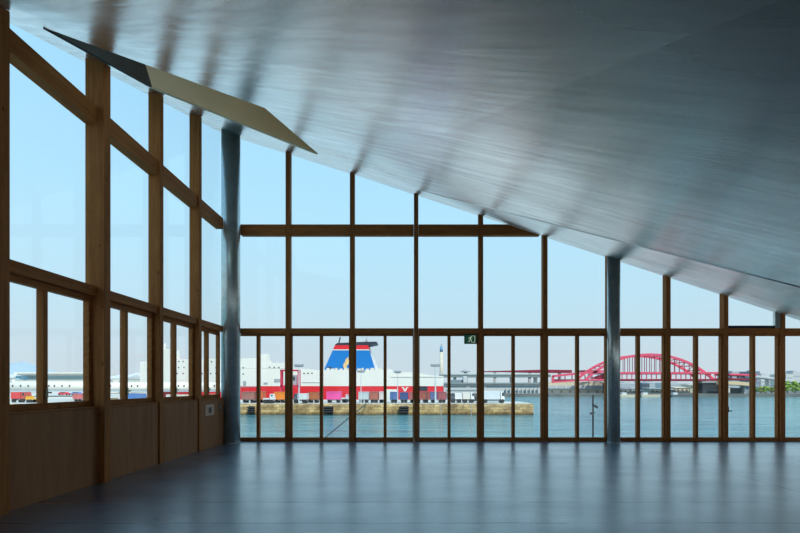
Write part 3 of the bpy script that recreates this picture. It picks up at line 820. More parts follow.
CL = [(241.5, 254.3, 391.6, RU2, 'dusty', 'dusty red-brown container on the quay, first right of the corner column', 'trailer under the dusty red-brown container'),
      (258.2, 262.8, 391.4, (0.66, 0.16, 0.06), 'vermilion', 'narrow orange-red container left of the white flatbed truck', 'trailer under the narrow orange-red container'),
      (273.8, 284.6, 391.9, ORANGE, 'orange', 'bright orange container before the red boarding tower', 'trailer under the bright orange container'),
      (307.2, 318.4, 392.2, (0.42, 0.14, 0.055), 'rust', 'rust-brown container left of the pink container', 'trailer under the rust-brown container'),
      (326.3, 340.3, 391.4, PINK, 'pink', 'bright pink container before the red hull band', 'trailer under the pink container'),
      (358.4, 368.8, 391.8, GW, 'pale', 'pale grey container below the right end of the funnel', 'trailer under the pale grey container'),
      (369.6, 378.4, 391.6, RU, 'redbrown', 'red-brown container right of the pale grey container', 'trailer under the red-brown container beside the pale grey one'),
      (379.2, 383.5, 391.6, (0.70, 0.62, 0.58), 'cream', 'narrow cream container between a red-brown and a blue one', 'trailer under the narrow cream container'),
      (389.9, 398.2, 391.9, BL, 'blue', 'blue container before the white loading door', 'trailer under the blue container before the loading door'),
      (399.8, 408.3, 392.4, BL2, 'navy', 'navy container under the white wing mark', 'trailer under the navy container'),
      (409.4, 414.5, 392.0, (0.38, 0.12, 0.10), 'maroon', 'narrow maroon container right of the navy container', 'trailer under the narrow maroon container'),
      (415.6, 421.4, 392.0, (0.36, 0.11, 0.08), 'umber', 'umber container left of the tall floodlight mast, behind a window post', 'trailer under the umber container'),
      (422.0, 429.4, 391.8, BROWN, 'brown', 'brown container, second left of the tall floodlight mast', 'trailer under the brown container left of the mast'),
      (430.2, 437.2, 391.9, (0.12, 0.15, 0.30), 'slate', 'slate-blue container right behind the tall floodlight mast', 'trailer under the slate-blue container'),
      (438.0, 446.6, 391.9, (0.36, 0.09, 0.10), 'crimson', 'dark red container, last of the row at the ship stern', 'trailer under the dark red container at the stern')]
for c in CL: container(c[0], c[1], c[2], 109.0, c[3], c[4], c[5], c[6])
# stacked / parked on the left through the left windows
CL2 = [(72.6, 81.5, 393.6, (0.62, 0.18, 0.17), 'faded', 'faded red container seen low in the left window', 'trailer under the faded red container', 112.0),
       (166, 172.5, 394.5, (0.72, 0.70, 0.66), 'chalk', 'chalk-white container seen behind the second left post', 'trailer under the chalk-white container', 112.0),
       (176, 188, 394.8, (0.74, 0.70, 0.60), 'ivory', 'ivory container low in the window left of the nearest post', 'trailer under the ivory container', 112.0),
       (206, 214, 393.8, (0.55, 0.16, 0.10), 'brick', 'brick-red container seen in the left window beside the corner column', 'trailer under the brick-red container', 112.0)]
for c in CL2: container(c[0], c[1], c[2], c[7], c[3], c[4], c[5], c[6])

def truck(px0, px1, cab_left, d, box_col, cab_col, name, label, py_top, cab_w=3.6, depth=2.4, flat=False):
    a, b = P(px0, 0, d).x, P(px1, 0, d).x; s = d / F
    root = empty('truck', ((a + b) / 2, d + depth / 2, QZ)); tag(root, label, 'truck', 'trucks on the quay')
    z1 = P(0, py_top, d).z; bm_ = plain('truck_' + name, box_col, 0.5); cm = plain('cab_' + name, cab_col, 0.45)
    cw = cab_w * s
    if cab_left: c0, c1, b0, b1 = a, a + cw, a + cw + 0.15, b
    else: c0, c1, b0, b1 = b - cw, b, a, b - cw - 0.15
    m = MB(); m.box(a + .1, b - .1, d + .5, d + depth - .5, QZ + .5, QZ + .85); m.build('chassis', GREY, root)
    m = MB()
    if flat: m.box(b0, b1, d, d + depth, QZ + .86, QZ + 1.15)
    else: m.box(b0, b1, d, d + depth, QZ + .86, z1, 0.04)
    m.build('cargo_bed' if flat else 'cargo_box', bm_, root)
    zc = min(z1, QZ + 2.6)
    m = MB()
    sl = 0.35 * (1 if cab_left else -1)
    poly = [(c0, d + .05, QZ + .86), (c1, d + .05, QZ + .86), (c1 - (0 if cab_left else .35), d + .05, zc), (c0 + (.35 if cab_left else 0), d + .05, zc)]
    m.prism(poly, (0, depth - .1, 0)); cab = m.build('cab', cm, root)
    m = MB(); m.box(c0 + .3 * (c1 - c0), c0 + .85 * (c1 - c0), d + .03, d + .05, QZ + 1.6, zc - .2); m.build('side_window', GLZ, cab)
    wheels(root, a, b, d + .1, d + depth - .1, QZ, .5)
truck(10.5, 24.5, False, 112, (0.72, 0.08, 0.08), (0.60, 0.10, 0.08), 'redrig', 'red lorry low in the leftmost window', 392.0)
truck(123.6, 141, True, 112, (0.10, 0.22, 0.50), (0.75, 0.76, 0.75), 'bluerig', 'blue lorry with a white cab in the left window past the broad striped post', 393.6)
truck(262.9, 273.2, False, 106.3, (0.70, 0.70, 0.68), (0.80, 0.80, 0.78), 'flatbed', 'white flatbed truck left of the bright orange container', 394.0, flat=True)
truck(292.8, 306.8, True, 106.3, (0.74, 0.74, 0.71), (0.10, 0.12, 0.14), 'darkcab', 'white lorry with a dark cab right of the red boarding tower', 393.6)
truck(341.2, 348.2, False, 110.0, (0.62, 0.65, 0.66), (0.62, 0.65, 0.66), 'silverflat', 'silver flatbed right of the pink container', 394.4, flat=True, cab_w=2.6)
truck(450.6, 462, True, 109, (0.78, 0.78, 0.76), (0.10, 0.12, 0.14), 'sternlorry', 'white lorry with a dark cab right of the ship stern', 393.2)
truck(462.6, 474.6, False, 109, (0.74, 0.70, 0.62), (0.86, 0.86, 0.84), 'creamlorry', 'cream lorry with a white cab under the exit sign', 392.6)
truck(482.6, 505, False, 108, (0.70, 0.74, 0.76), (0.88, 0.88, 0.86), 'silverbox', 'long silver box lorry parked near the quay end', 391.2, cab_w=4.2)
def car(px, d, col, name, label):
    x = P(px, 0, d).x; root = empty('car', (x, d + .9, QZ)); tag(root, label, 'car', 'cars on the quay')
    m = MB(); prof = [(-2.1, .3), (2.1, .3), (2.1, .85), (1.2, .95), (.6, 1.45), (-1.1, 1.45), (-1.7, .95), (-2.1, .85)]
    m.prism([(x + a, d, QZ + b) for a, b in prof], (0, 1.7, 0)); m.build('body', plain('car_' + name, col, 0.35), root)
    m = MB(); m.prism([(x + a, d - .015, QZ + b) for a, b in [(-1.35, .98), (.85, .98), (.5, 1.36), (-1.0, 1.36)]], (0, .02, 0)); m.build('side_window', GLZ, root)
    for wx in (-1.35, 1.35):
        for wy in (d - .02, d + 1.5):
            m = MB(); m.tube([(x + wx, wy, QZ + .33), (x + wx, wy + .22, QZ + .33)], .33, 12); m.build('wheel', TYRE, root)
car(478.5, 113, (0.06, 0.07, 0.08), 'black', 'dark car parked left of the long silver box lorry')
car(63, 190, (0.75, 0.06, 0.08), 'red', 'red car on the quay seen through the leftmost window')
car(76, 190, (0.10, 0.25, 0.60), 'blue', 'blue car on the quay beside the broad striped post')
# yellow empty trailer on the left
t = empty('flat_trailer', P(26, 0, 111)); t.location.z = QZ; WORLD[t.name] = tuple(t.location)
tag(t, 'empty yellow flat trailer right of the red lorry', 'trailer')
a, b = P(25, 0, 111).x, P(33.5, 0, 111).x
m = MB(); m.box(a, b, 111, 113.2, QZ + .75, QZ + 1.0); m.box(a + .2, a + .35, 111, 113.2, QZ + 1.0, QZ + 1.5); m.build('bed', plain('trailer_yellow', (0.85, 0.50, 0.04), 0.5), t)
wheels(t, a, b, 111, 113.2, QZ, .36)

# rubber fenders on the quay face
for px0, px1, lab in [(248.4, 254.6, 'black rubber fender on the quay wall nearest the corner column'), (324, 333.2, 'black rubber fender on the quay wall below the pink container'), (399.4, 408.4, 'black rubber fender on the quay wall below the navy container')]:
    a, b = P(px0, 0, 104.6).x, P(px1, 0, 104.6).x
    t = empty('quay_fender', ((a + b) / 2, 104.6, -4.7)); tag(t, lab, 'fender', 'rubber fenders of the quay')
    m = MB(); m.box(a, b, 104.3, 105.0, -4.75, -3.15, 0.12); m.build('block', TYRE, t)
    m = MB()
    for k in range(3):
        zz = -4.4 + k * .5; m.tube([(a - .1, 104.15, zz), (b + .1, 104.15, zz)], .17, 10)
    m.build('ribs', TYRE, t)

# floodlight masts
def mast(px, d, pyt, label, wbar, n, r):
    x = P(px, 0, d).x; zt_ = P(0, pyt, d).z; s = d / F
    t = empty('light_mast', (x, d, QZ)); tag(t, label, 'light mast', 'floodlight masts on the quay')
    m = MB(); m.tube([(x, d, QZ), (x, d, zt_)], [r, r * .6], 10); m.build('pole', PALE, t)
    m = MB(); m.box(x - wbar * s / 2, x + wbar * s / 2, d - .08, d + .08, zt_ - .12, zt_ + .05); m.build('crossbar', GREY, t)
    for k in range(n):
        xx = x + (-.5 + k / (n - 1)) * wbar * s * .92
        m = MB(); m.box(xx - .2, xx + .2, d - .3, d + .1, zt_ + .05, zt_ + .42); m.build('floodlight', GREY, t)
mast(299, 105.7, 366.2, 'tall pale floodlight mast before the red boarding tower', 8.5, 5, .16)
mast(361, 106.6, 372.0, 'thin floodlight mast before the pale grey container', 7, 4, .11)
mast(397.6, 106.8, 372.6, 'thin floodlight mast before the blue container', 6, 4, .11)
mast(435.4, 106.0, 366.0, 'tall grey floodlight mast near the ship stern', 9, 5, .2)

# boarding tower
t = empty('boarding_tower', P(290, 400, 137)); t.location.z = QZ; WORLD[t.name] = tuple(t.location)
BD = 137.0 - 6
tag(t, 'red steel boarding tower beside the ship', 'boarding tower')
TR = plain('tower_red', (0.62, 0.03, 0.08), 0.5)
for px in (281, 298.4):
    for dd in (BD, BD + 1.2):
        m = MB(); p = P(px, 369.7, BD); m.box(p.x - .24, p.x + .24, dd, dd + .4, QZ, p.z); m.build('leg', TR, t)
a, b = P(280.3, 369.6, BD), P(299.3, 371.2, BD)
m = MB(); m.box(a.x, b.x, BD, BD + 1.6, b.z, a.z); m.build('top_beam', TR, t)
a, b = P(280.6, 385, BD), P(299.2, 387.2, BD)
m = MB(); m.box(a.x, b.x, BD, BD + 1.6, b.z, a.z); m.build('deck_beam', TR, t)
m = MB(); bx(m, 285, 296.5, 375, 385, BD + .2, 1.0); m.build('lift_cabin', plain('cabin_grey', (0.40, 0.34, 0.36), 0.6), t)
m = MB(); bx(m, 287, 295, 376.5, 380.5, BD + .14, .06); m.build('cabin_window', GLZ, t)

# boarding tube on the left, with legs
TD = 128.0
t = empty('boarding_walkway', P(100, 0, TD)); t.location.z = QZ; WORLD[t.name] = tuple(t.location)
tag(t, 'long white tubular boarding walkway crossing behind the left windows', 'walkway')
a, b = P(-40, 386.6, TD), P(222, 386.6, TD)
m = MB(); m.tube([a, b], 1.12, 20); o = m.build('tube', WHITE, t, smooth=True)
m = MB(); m.box(a.x, b.x, TD - .7, TD + .7, a.z - 1.35, a.z - .95); m.build('girder', plain('girder_blue', (0.42, 0.52, 0.58), 0.5), t)
for px in (11, 16, 24, 31.5, 44, 52, 57.5, 65, 72.5, 113, 129, 134, 140, 165, 180.5, 186, 206, 216):
    p = P(px, 386.0, TD); m = MB(); m.box(p.x - .16, p.x + .16, TD - 1.16, TD - 1.0, p.z - .25, p.z + .3); m.build('porthole', GLZ, t)
for px in (-20, 28, 85, 120, 150, 196):
    p = P(px, 386, TD); m = MB(); m.box(p.x - .25, p.x + .25, TD - .25, TD + .25, QZ, p.z - 1.36); m.build('leg', PALE, t)

# ferry terminal on the left
t = empty('terminal_building', P(48, 0, 165)); t.location.z = QZ; WORLD[t.name] = tuple(t.location)
tag(t, 'long white terminal building with a flat roof in the leftmost window', 'building')
m = MB(); bx(m, 12, 88, 379.5, 392, 166, 14); m.build('lower_wall', WHITE, t)
m = MB(); bx(m, 16, 84, 375.2, 379.4, 168, 10); m.build('window_band', plain('glass_blue', (0.45, 0.66, 0.76), 0.25), t)
m = MB(); bx(m, 14, 88, 372.2, 375.1, 164.5, 16); m.build('roof', plain('roof_cream', (0.80, 0.78, 0.70), 0.6), t)
m = MB(); bx(m, 17, 83, 373.6, 374.6, 164.4, .08); m.build('roof_edge', plain('edge_dark', (0.30, 0.30, 0.26), 0.6), t)
for x0, x1, y0, y1 in ((15.5, 21, 376, 378.5), (23.5, 27.5, 375.6, 380)):
    m = MB(); bx(m, x0, x1, y0, y1, 165.9, .1); m.build('entrance', plain('entr_blue', (0.16, 0.36, 0.50), 0.4), t)
for z_, lab in ((0, 0),):
    pass
for (x0, x1, y0, d, col, nm, lab) in [(92, 124, 376.5, 230, (0.72, 0.70, 0.62), 'cream_a', 'low cream warehouse behind the broad striped post'),
                                      (126, 141, 374.0, 256, (0.70, 0.62, 0.46), 'cream_b', 'small sand-coloured warehouse left of the ship bow'),
                                      (-60, 8, 376.0, 240, (0.66, 0.66, 0.62), 'grey_c', 'low grey warehouse at the left picture edge')]:
    t = empty('warehouse', P((x0 + x1) / 2, 0, d)); t.location.z = QZ; WORLD[t.name] = tuple(t.location); tag(t, lab, 'building')
    m = MB(); bx(m, x0, x1, y0 + 2.2, 393, d, 20); m.build('walls', plain('wh_' + nm, col, .7), t)
    a, b = P(x0, y0 + 2.1, d), P(x1, y0 + 2.1, d); r_ = P(0, y0, d).z
    m = MB(); m.prism([(a.x - .3, d - .3, a.z), (a.x - .3, d + 20.3, a.z), (a.x - .3, d + 10, r_ + 1)], (b.x - a.x + .6, 0, 0)); m.build('roof', PALE, t)
    for k in range(4):
        xx = x0 + (x1 - x0) * (k + .5) / 4; m = MB(); bx(m, xx - 1, xx + 1, y0 + 5, y0 + 8, d - .06, .1); m.build('window', GLZ, t)

# ------------------------------------------------------------------ far shore behind the quay end
t = empty('chimney', P(441.3, 0, 420)); t.location.z = SHZ; WORLD[t.name] = tuple(t.location)
tag(t, 'tall cream chimney with a blue top behind the ship stern', 'chimney')
p0, p1, p2 = P(441.3, 390, 420), P(441.3, 352, 420), P(441.3, 346.2, 420)
m = MB(); m.tube([(p0.x, 420, SHZ), p1], [1.7, 1.35], 16); m.build('shaft', plain('chim', (0.72, 0.66, 0.52), .7), t, smooth=True)
m = MB(); m.tube([p1 + Vector((0, 0, .01)), p2], [1.36, 1.2], 16); m.build('top', plain('chimblue', (0.16, 0.36, 0.55), .6), t, smooth=True)
m = MB(); m.tube([p2 + Vector((0, 0, .01)), p2 + Vector((0, 0, 2))], [.5, .4], 10); m.build('flue', GREY, t)

t = empty('port_terminal', P(500, 0, 282)); t.location.z = SHZ; WORLD[t.name] = tuple(t.location)
tag(t, 'long white port building with window bands behind the quay end', 'building')
SHB = plain('portwall', (0.60, 0.62, 0.60), .65); SHR = plain('portroof', (0.26, 0.31, 0.31), .6)
m = MB(); bx(m, 444, 541, 384.2, 394.4, 284, 18); m.build('walls', SHB, t)
m = MB(); bx(m, 443, 542, 382.6, 384.1, 282.6, 20); m.build('roof', SHR, t)
for x0, x1, y0, y1 in [(446, 466, 386, 387.4), (470, 484, 386, 387.4), (486, 512, 386, 387.6), (515, 539, 386, 387.6), (446, 480, 389.8, 391), (504, 520, 390.4, 392.6), (522, 538, 390.4, 392.6)]:
    m = MB(); bx(m, x0, x1, y0, y1, 283.85, .14); m.build('window_band', plain('wband', (0.22, 0.30, 0.34), .35), t)
for k in range(9):
    x0 = 506 + k * 4; m = MB(); bx(m, x0, x0 + .7, 388, 394.3, 282.5, 1); m.build('pier', SHB, t)
m = MB(); bx(m, 463.5, 467, 376, 382.5, 286, 6); m.build('stair_tower', SHB, t)
m = MB(); bx(m, 452, 462.5, 379.8, 382.5, 288, 8); m.build('roof_unit', plain('wband2', (0.2, 0.27, 0.3), .5), t)

t = empty('elevated_road', P(500, 0, 300)); t.location.z = SHZ; WORLD[t.name] = tuple(t.location)
tag(t, 'grey-green elevated road passing behind the exit sign', 'bridge')
m = MB(); bx(m, 440, 551, 374.6, 377.2, 305, 12); m.build('deck', plain('roadgrey', (0.20, 0.26, 0.25), .7), t)
m = MB(); bx(m, 440, 551, 373.3, 374.5, 304.6, .4); m.build('parapet', plain('roadrail', (0.62, 0.66, 0.64), .7), t)
for px in (455, 478, 512, 536):
    p = P(px, 377.3, 308); m = MB(); m.box(p.x - .9, p.x + .9, 308, 311, SHZ, p.z - .02); m.build('pier', PALE, t)
t = empty('dock_crane', P(466, 0, 330)); t.location.z = SHZ; WORLD[t.name] = tuple(t.location)
tag(t, 'small grey domed rooftop lantern left below the exit sign', 'tower')
m = MB(); p = P(465.5, 372, 320); m.tube([(p.x, 320, SHZ), (p.x, 320, p.z)], 1.3, 10); m.build('stem', GREY, t)
m = MB(); m.tube([(p.x, 320, p.z), (p.x, 320, p.z + .8), (p.x, 320, p.z + 1.8)], [3.4, 2.6, .5], 14); m.build('dome', GREY, t, smooth=True)
t.name = 'lookout_tower'

# ------------------------------------------------------------------ red arch bridge
BRG = 276.0
root = empty('arch_bridge', P(650, 0, BRG)); root.location.z = SHZ; WORLD[root.name] = tuple(root.location)
tag(root, 'double-deck pinkish red steel arch bridge over the harbour', 'bridge')
PK = plain('bridge_pink', (0.86, 0.10, 0.17), .5, var=.05, scale=.2)
CR = plain('bridge_crimson', (0.27, 0.014, 0.04), .5, var=.05, scale=.2)
S = BRG / F
def arch(dy, off):
    d = BRG + dy; pts = []
    for k in range(53):
        t_ = -1 + 2 * k / 52
        x = 649.5 + t_ * 64.5; y = 354.6 + 25.6 * (0.82 * t_ * t_ + 0.18 * t_ ** 4)
        p = P(x, y, BRG); pts.append((p.x, d, p.z))
    return pts
AR = []
for dy in (0.0, 15.0):
    pts = arch(dy, 0); AR.append(pts)
    m = MB(); m.bar(pts, 1.0, 1.35); m.build('arch_rib', PK, root)
    # hangers
    for k in range(6, 47, 2):
        x, y, z = pts[k]; zd = P(0, 373.6, BRG).z
        if z - zd > 1.5:
            m = MB(); m.box(x - .14, x + .14, y - .14, y + .14, zd, z - .65); m.build('hanger', CR, root)
m = MB()
for k in range(5, 48, 3):
    a, b = Vector(AR[0][k]), Vector(AR[1][k]); m.tube([a + Vector((0, .56, 0)), b - Vector((0, .56, 0))], .32, 6)
for k in range(5, 45, 3):
    a, b = Vector(AR[0][k]), Vector(AR[1][k + 3]); m.tube([a + Vector((0, .56, 0)), b - Vector((0, .56, 0))], .26, 6)
m.build('wind_bracing', PK, root)
xa, xb = 604, 722
for dy in (-1.0, 15.0):
    m = MB(); a, b = P(xa, 372.0, BRG), P(xb, 373.9, BRG); m.box(a.x, b.x, BRG + dy, BRG + dy + 1, b.z, a.z); m.build('upper_girder', PK, root)
    m = MB(); a, b = P(560, 379.0, BRG), P(xb, 381.0, BRG); m.box(a.x if dy > 0 else P(604, 0, BRG).x, b.x, BRG + dy, BRG + dy + 1, b.z, a.z); m.build('lower_girder', CR, root)
m = MB(); a, b = P(xa, 373.0, BRG), P(xb, 373.7, BRG); m.box(a.x, b.x, BRG + .1, BRG + 14.9, b.z, a.z); m.build('upper_deck', GREY, root)
m = MB(); a, b = P(xa, 380.0, BRG), P(xb, 380.8, BRG); m.box(a.x, b.x, BRG + .1, BRG + 14.9, b.z, a.z); m.build('lower_deck', GREY, root)
for k in range(24):
    px = 607 + k * 4.9; m = MB(); a, b = P(px - .3, 374, BRG), P(px + .3, 378.9, BRG); m.box(a.x, b.x, BRG - .8, BRG - .2, b.z, a.z); m.build('deck_post', PK, root)
# left approach truss rising toward the arch
tl = [P(x, y, BRG) for x, y in ((552.5, 376.2), (575, 373.8), (590, 372.4), (604, 371.2))]
m = MB(); m.bar(tl, 1.0, 1.25); m.build('approach_chord', PK, root)
m = MB(); m.bar([P(552.8, 376, BRG), P(552.8, 382.2, BRG)], 1.0, 1.2); m.build('approach_end_post', PK, root)
for x in (559, 565, 572, 578, 585, 592, 598):
    m = MB(); m.bar([P(x, 374.8, BRG), P(x, 380.5, BRG)], .5, .42); m.build('approach_post', CR, root)
m = MB(); m.bar([P(552, 382.2, BRG), P(575, 380.6, BRG), P(604, 379.8, BRG)], 1.2, .9); m.build('approach_bottom_chord', PK, root)
m = MB(); m.prism([P(590, 378.4, BRG + 1), P(606, 373, BRG + 1), P(606, 379.5, BRG + 1)], (0, 1, 0)); m.build('gusset', CR, root)
PIER = plain('pier_grey', (0.045, 0.055, 0.062), .8, var=.1, scale=.2)
m = MB(); a, b = P(701.5, 383, BRG), P(718.5, 383, BRG); m.box(a.x, b.x, BRG - 1, BRG + 5, SEA - .5, a.z); m.build('right_pier', PIER, root)
m = MB(); a, b = P(700.5, 381.2, BRG), P(720.5, 382.9, BRG); m.box(a.x, b.x, BRG - 1.6, BRG + 5.6, b.z, a.z); m.build('pier_cap', plain('pier_cap', (0.33, 0.34, 0.34), .8), root)
m = MB(); a, b = P(606, 383, BRG), P(619, 383, BRG); m.box(a.x, b.x, BRG - 1, BRG + 5, SEA - .5, a.z - .0); m.build('left_pier', PIER, root)
# right approach
m = MB(); m.bar([P(722, 374.6, BRG), P(735, 374.9, BRG), P(748, 375.6, BRG)], 14, .95); m.build('right_upper_deck', PK, root)
m = MB(); m.bar([P(722, 378.9, BRG), P(735, 379.4, BRG), P(748, 380.0, BRG)], 14, .8); m.build('right_lower_deck', CR, root)
for x in (726, 731, 738, 744):
    m = MB(); m.bar([P(x, 375.3, BRG), P(x, 379, BRG)], .6, .9); m.build('right_post', PALE, root)

# crimson girder left of the truss, on the elevated road beyond
t = empty('crimson_girder_bridge', P(530, 0, 318)); t.location.z = SHZ; WORLD[t.name] = tuple(t.location)
tag(t, 'dark crimson girder span above the port building right of the exit sign', 'bridge')
m = MB(); m.prism([P(x, y, 318) for x, y in ((482, 371.8), (505, 371.9), (545, 372.8), (572, 372.8), (572, 370.0), (545, 369.6), (515, 370.4), (482, 371.2))], (0, 8, 0)); m.build('girder', CR, t)
m = MB(); m.prism([P(x, y, 318) for x, y in ((582, 371.8), (600, 371.4), (600, 369.9), (582, 370.2))], (0, 8, 0)); m.build('girder', CR, t)
for px in (495, 530, 560, 590):
    p = P(px, 372.9, 321); m = MB(); m.box(p.x - .8, p.x + .8, 321, 323, SHZ, p.z + .3); m.build('pier', PALE, t)
# wharf shed right of the post
t = empty('wharf_shed', P(575, 0, 296)); t.location.z = SHZ; WORLD[t.name] = tuple(t.location)
tag(t, 'long beige wharf shed under the pink approach truss', 'building')
m = MB(); bx(m, 543, 606, 381.8, 385.2, 298, 10); m.build('viaduct_wall', plain('shed_beige', (0.66, 0.56, 0.40), .75), t)
m = MB(); bx(m, 546, 604, 385.4, 389.4, 296, 12); m.build('roof', plain('shed_roof', (0.52, 0.58, 0.58), .6), t)
m = MB(); bx(m, 546, 604, 389.6, 394.2, 296.4, 12); m.build('wall', plain('shed_wall', (0.74, 0.68, 0.54), .75), t)
for x0 in (551, 560, 569, 578, 587, 596):
    m = MB(); bx(m, x0, x0 + 2.4, 390.4, 394, 296.3, .08); m.build('doorway', plain('shed_door', (0.40, 0.36, 0.28), .8), t)
for x0 in (556, 566, 590):
    m = MB(); bx(m, x0, x0 + .8, 385.4, 389.3, 295.9, .08); m.build('downpipe', WHITE, t)
# quay edge of the far shore (pale coping)
# low buildings under and right of the arch
rnd = random.Random(3)
LOW = [(618, 632.8, 387.5, (0.66, 0.68, 0.66), 'white-grey', 'low white shed left under the arch'), (634, 642, 389.5, (0.34, 0.44, 0.40), 'green', 'low green shed under the arch'),
       (642.5, 649.5, 382.5, (0.16, 0.20, 0.26), 'dark', 'dark blue-grey block under the middle of the arch'), (650, 664, 388.0, (0.42, 0.50, 0.44), 'sage', 'sage green shed under the arch'),
       (665, 675, 388.5, (0.55, 0.58, 0.55), 'grey', 'grey shed right of the sage green one'), (676, 689, 386.8, (0.80, 0.74, 0.58), 'cream', 'cream hall left of the dark bridge pier'),
       (690, 699, 384.0, (0.58, 0.62, 0.52), 'khaki', 'khaki block just left of the dark bridge pier'),
       (721, 733, 385.5, (0.66, 0.64, 0.58), 'stone', 'stone-coloured shed right of the dark bridge pier')]
for x0, x1, y0, col, nm, lab in LOW:
    d = 300.0 if nm != 'dark' else 330.0
    t = empty('shore_shed', P((x0 + x1) / 2, 0, d)); t.location.z = SHZ; WORLD[t.name] = tuple(t.location); tag(t, lab, 'building')
    zb_ = SHZ; a, b = P(x0, y0 + 1.2, d), P(x1, y0 + 1.2, d)
    m = MB(); m.box(a.x, b.x, d, d + 10, zb_, a.z); m.build('walls', plain('low_' + nm, col, .75), t)
    m = MB(); m.prism([(a.x - .3, d - .4, a.z), (a.x - .3, d + 10.4, a.z), (a.x - .3, d + 5, a.z + 1.2 * d / F)], (b.x - a.x + .6, 0, 0)); m.build('roof', plain('lowr_' + nm, [c * .8 for c in col], .7), t)
    for k in range(3):
        xx = x0 + (x1 - x0) * (k + .5) / 3; m = MB(); bx(m, xx - .8, xx + .8, y0 + 2.6, y0 + 4, d - .08, .1); m.build('window', GLZ, t)
SKY = [(600, 616, 378, 640, (0.56, 0.60, 0.62)), (619, 640, 383, 700, (0.58, 0.62, 0.64)), (641, 662, 382, 760, (0.54, 0.60, 0.63)), (664, 690, 382.8, 700, (0.60, 0.63, 0.64)), (732, 739.5, 371.8, 520, (0.42, 0.46, 0.50)),
       (741, 747, 372.4, 550, (0.30, 0.34, 0.38)), (755, 760, 371.2, 520, (0.22, 0.26, 0.32)), (761, 772, 374.5, 600, (0.62, 0.64, 0.62)), (786, 793, 374, 560, (0.64, 0.66, 0.60)), (793, 803, 371.5, 590, (0.58, 0.60, 0.60)), (804, 830, 376, 600, (0.6, 0.6, 0.6))]
SKL = ['distant grey block left of the slender column', 'distant block low under the left half of the arch', 'distant block under the middle of the arch', 'distant block under the right half of the arch',
       'distant flat grey block right of the window latch post', 'distant dark block above the pink right approach', 'small dark distant block above the pale viaduct', 'distant pale block above the trees', 'distant pale block left of the picture edge', 'taller distant block at the right picture edge', 'distant block beyond the right picture edge']
for (x0, x1, y0, d, col), lab in zip(SKY, SKL):
    t = empty('distant_building', P((x0 + x1) / 2, 0, d)); t.location.z = SHZ; WORLD[t.name] = tuple(t.location); tag(t, lab, 'building')
    a, b = P(x0, y0, d), P(x1, y0, d)
    m = MB(); m.box(a.x, b.x, d, d + 25, SHZ, a.z); m.build('block', plain('far_%d' % int(x0), col, .8), t)
    m = MB(); m.box(a.x + (b.x - a.x) * .3, a.x + (b.x - a.x) * .6, d + 5, d + 15, a.z, a.z + 1.2); m.build('roof_plant', GREY, t)
    for k in range(3):
        z_ = SHZ + (a.z - SHZ) * (k + .8) / 4; m = MB(); m.box(a.x + .8, b.x - .8, d - .1, d, z_, z_ + 1.2); m.build('window_band', plain('far_win', (0.36, 0.42, 0.46), .4), t)

# beige and pale viaducts at the right
t = empty('beige_viaduct', P(738, 0, 268)); t.location.z = SHZ; WORLD[t.name] = tuple(t.location); tag(t, 'beige viaduct right of the dark bridge pier', 'bridge')
m = MB(); m.bar([P(719.5, 382.6, 268), P(734, 383.2, 268), P(748.5, 384.4, 268)], 6, 1.9); m.build('deck', plain('via_beige', (0.72, 0.54, 0.32), .7), t)
for px in (724, 745):
    p = P(px, 384, 269); m = MB(); m.box(p.x - .6, p.x + .6, 269, 271, SHZ, p.z); m.build('pier', GREY, t)
m = MB(); bx(m, 732.5, 746, 388, 393.3, 272, 2); m.build('under_shade', plain('shade_dark', (0.10, 0.11, 0.12), .8), t)  # dark slab standing in for the shade under the viaduct deck
t = empty('pale_viaduct', P(775, 0, 318)); t.location.z = SHZ; WORLD[t.name] = tuple(t.location); tag(t, 'pale blue-white viaduct descending to the right above the trees', 'bridge')
m = MB(); m.bar([P(748, 376.0, 318), P(760, 377.3, 318), P(776, 379.4, 318), (P(800, 382.6, 318)), P(840, 387, 318)], 8, 1.2); m.build('deck', plain('via_pale', (0.62, 0.72, 0.78), .6), t)
m = MB(); m.bar([P(748, 374.9, 314), P(760, 376.2, 314), P(776, 378.3, 314), P(800, 381.3, 314), P(840, 385.6, 314)], .3, .35); m.build('railing', WHITE, t)
for px, py in ((752, 376.8), (768, 378.8), (781, 380.6), (799, 383)):
    p = P(px, py, 320); m = MB(); m.box(p.x - .7, p.x + .7, 320, 322, SHZ, p.z); m.build('pier', PALE, t)

# trees on the right shore
def leaf_mat(name, a, b):
    m, nt, out = _new(name)
    bs = N(nt, 'ShaderNodeBsdfPrincipled'); bs.inputs['Roughness'].default_value = .8
    tc = N(nt, 'ShaderNodeTexCoord'); no = N(nt, 'ShaderNodeTexNoise'); no.inputs['Scale'].default_value = 1.3; no.inputs['Detail'].default_value = 5
    L(nt, tc.outputs['Object'], no.inputs['Vector']); r = N(nt, 'ShaderNodeValToRGB')
    r.color_ramp.elements[0].position = .38; r.color_ramp.elements[1].position = .62
    r.color_ramp.elements[0].color = c4(a); r.color_ramp.elements[1].color = c4(b)
    L(nt, no.outputs['Fac'], r.inputs['Fac']); L(nt, r.outputs['Color'], bs.inputs['Base Color']); L(nt, bs.outputs[0], out.inputs[0])
    return m
LEAF = [leaf_mat('leaf_bright', (0.10, 0.20, 0.03), (0.34, 0.46, 0.07)), leaf_mat('leaf_deep', (0.06, 0.15, 0.04), (0.16, 0.30, 0.08)), leaf_mat('leaf_olive', (0.16, 0.20, 0.05), (0.42, 0.44, 0.12))]
BARK = plain('bark', (0.12, 0.09, 0.06), .9)
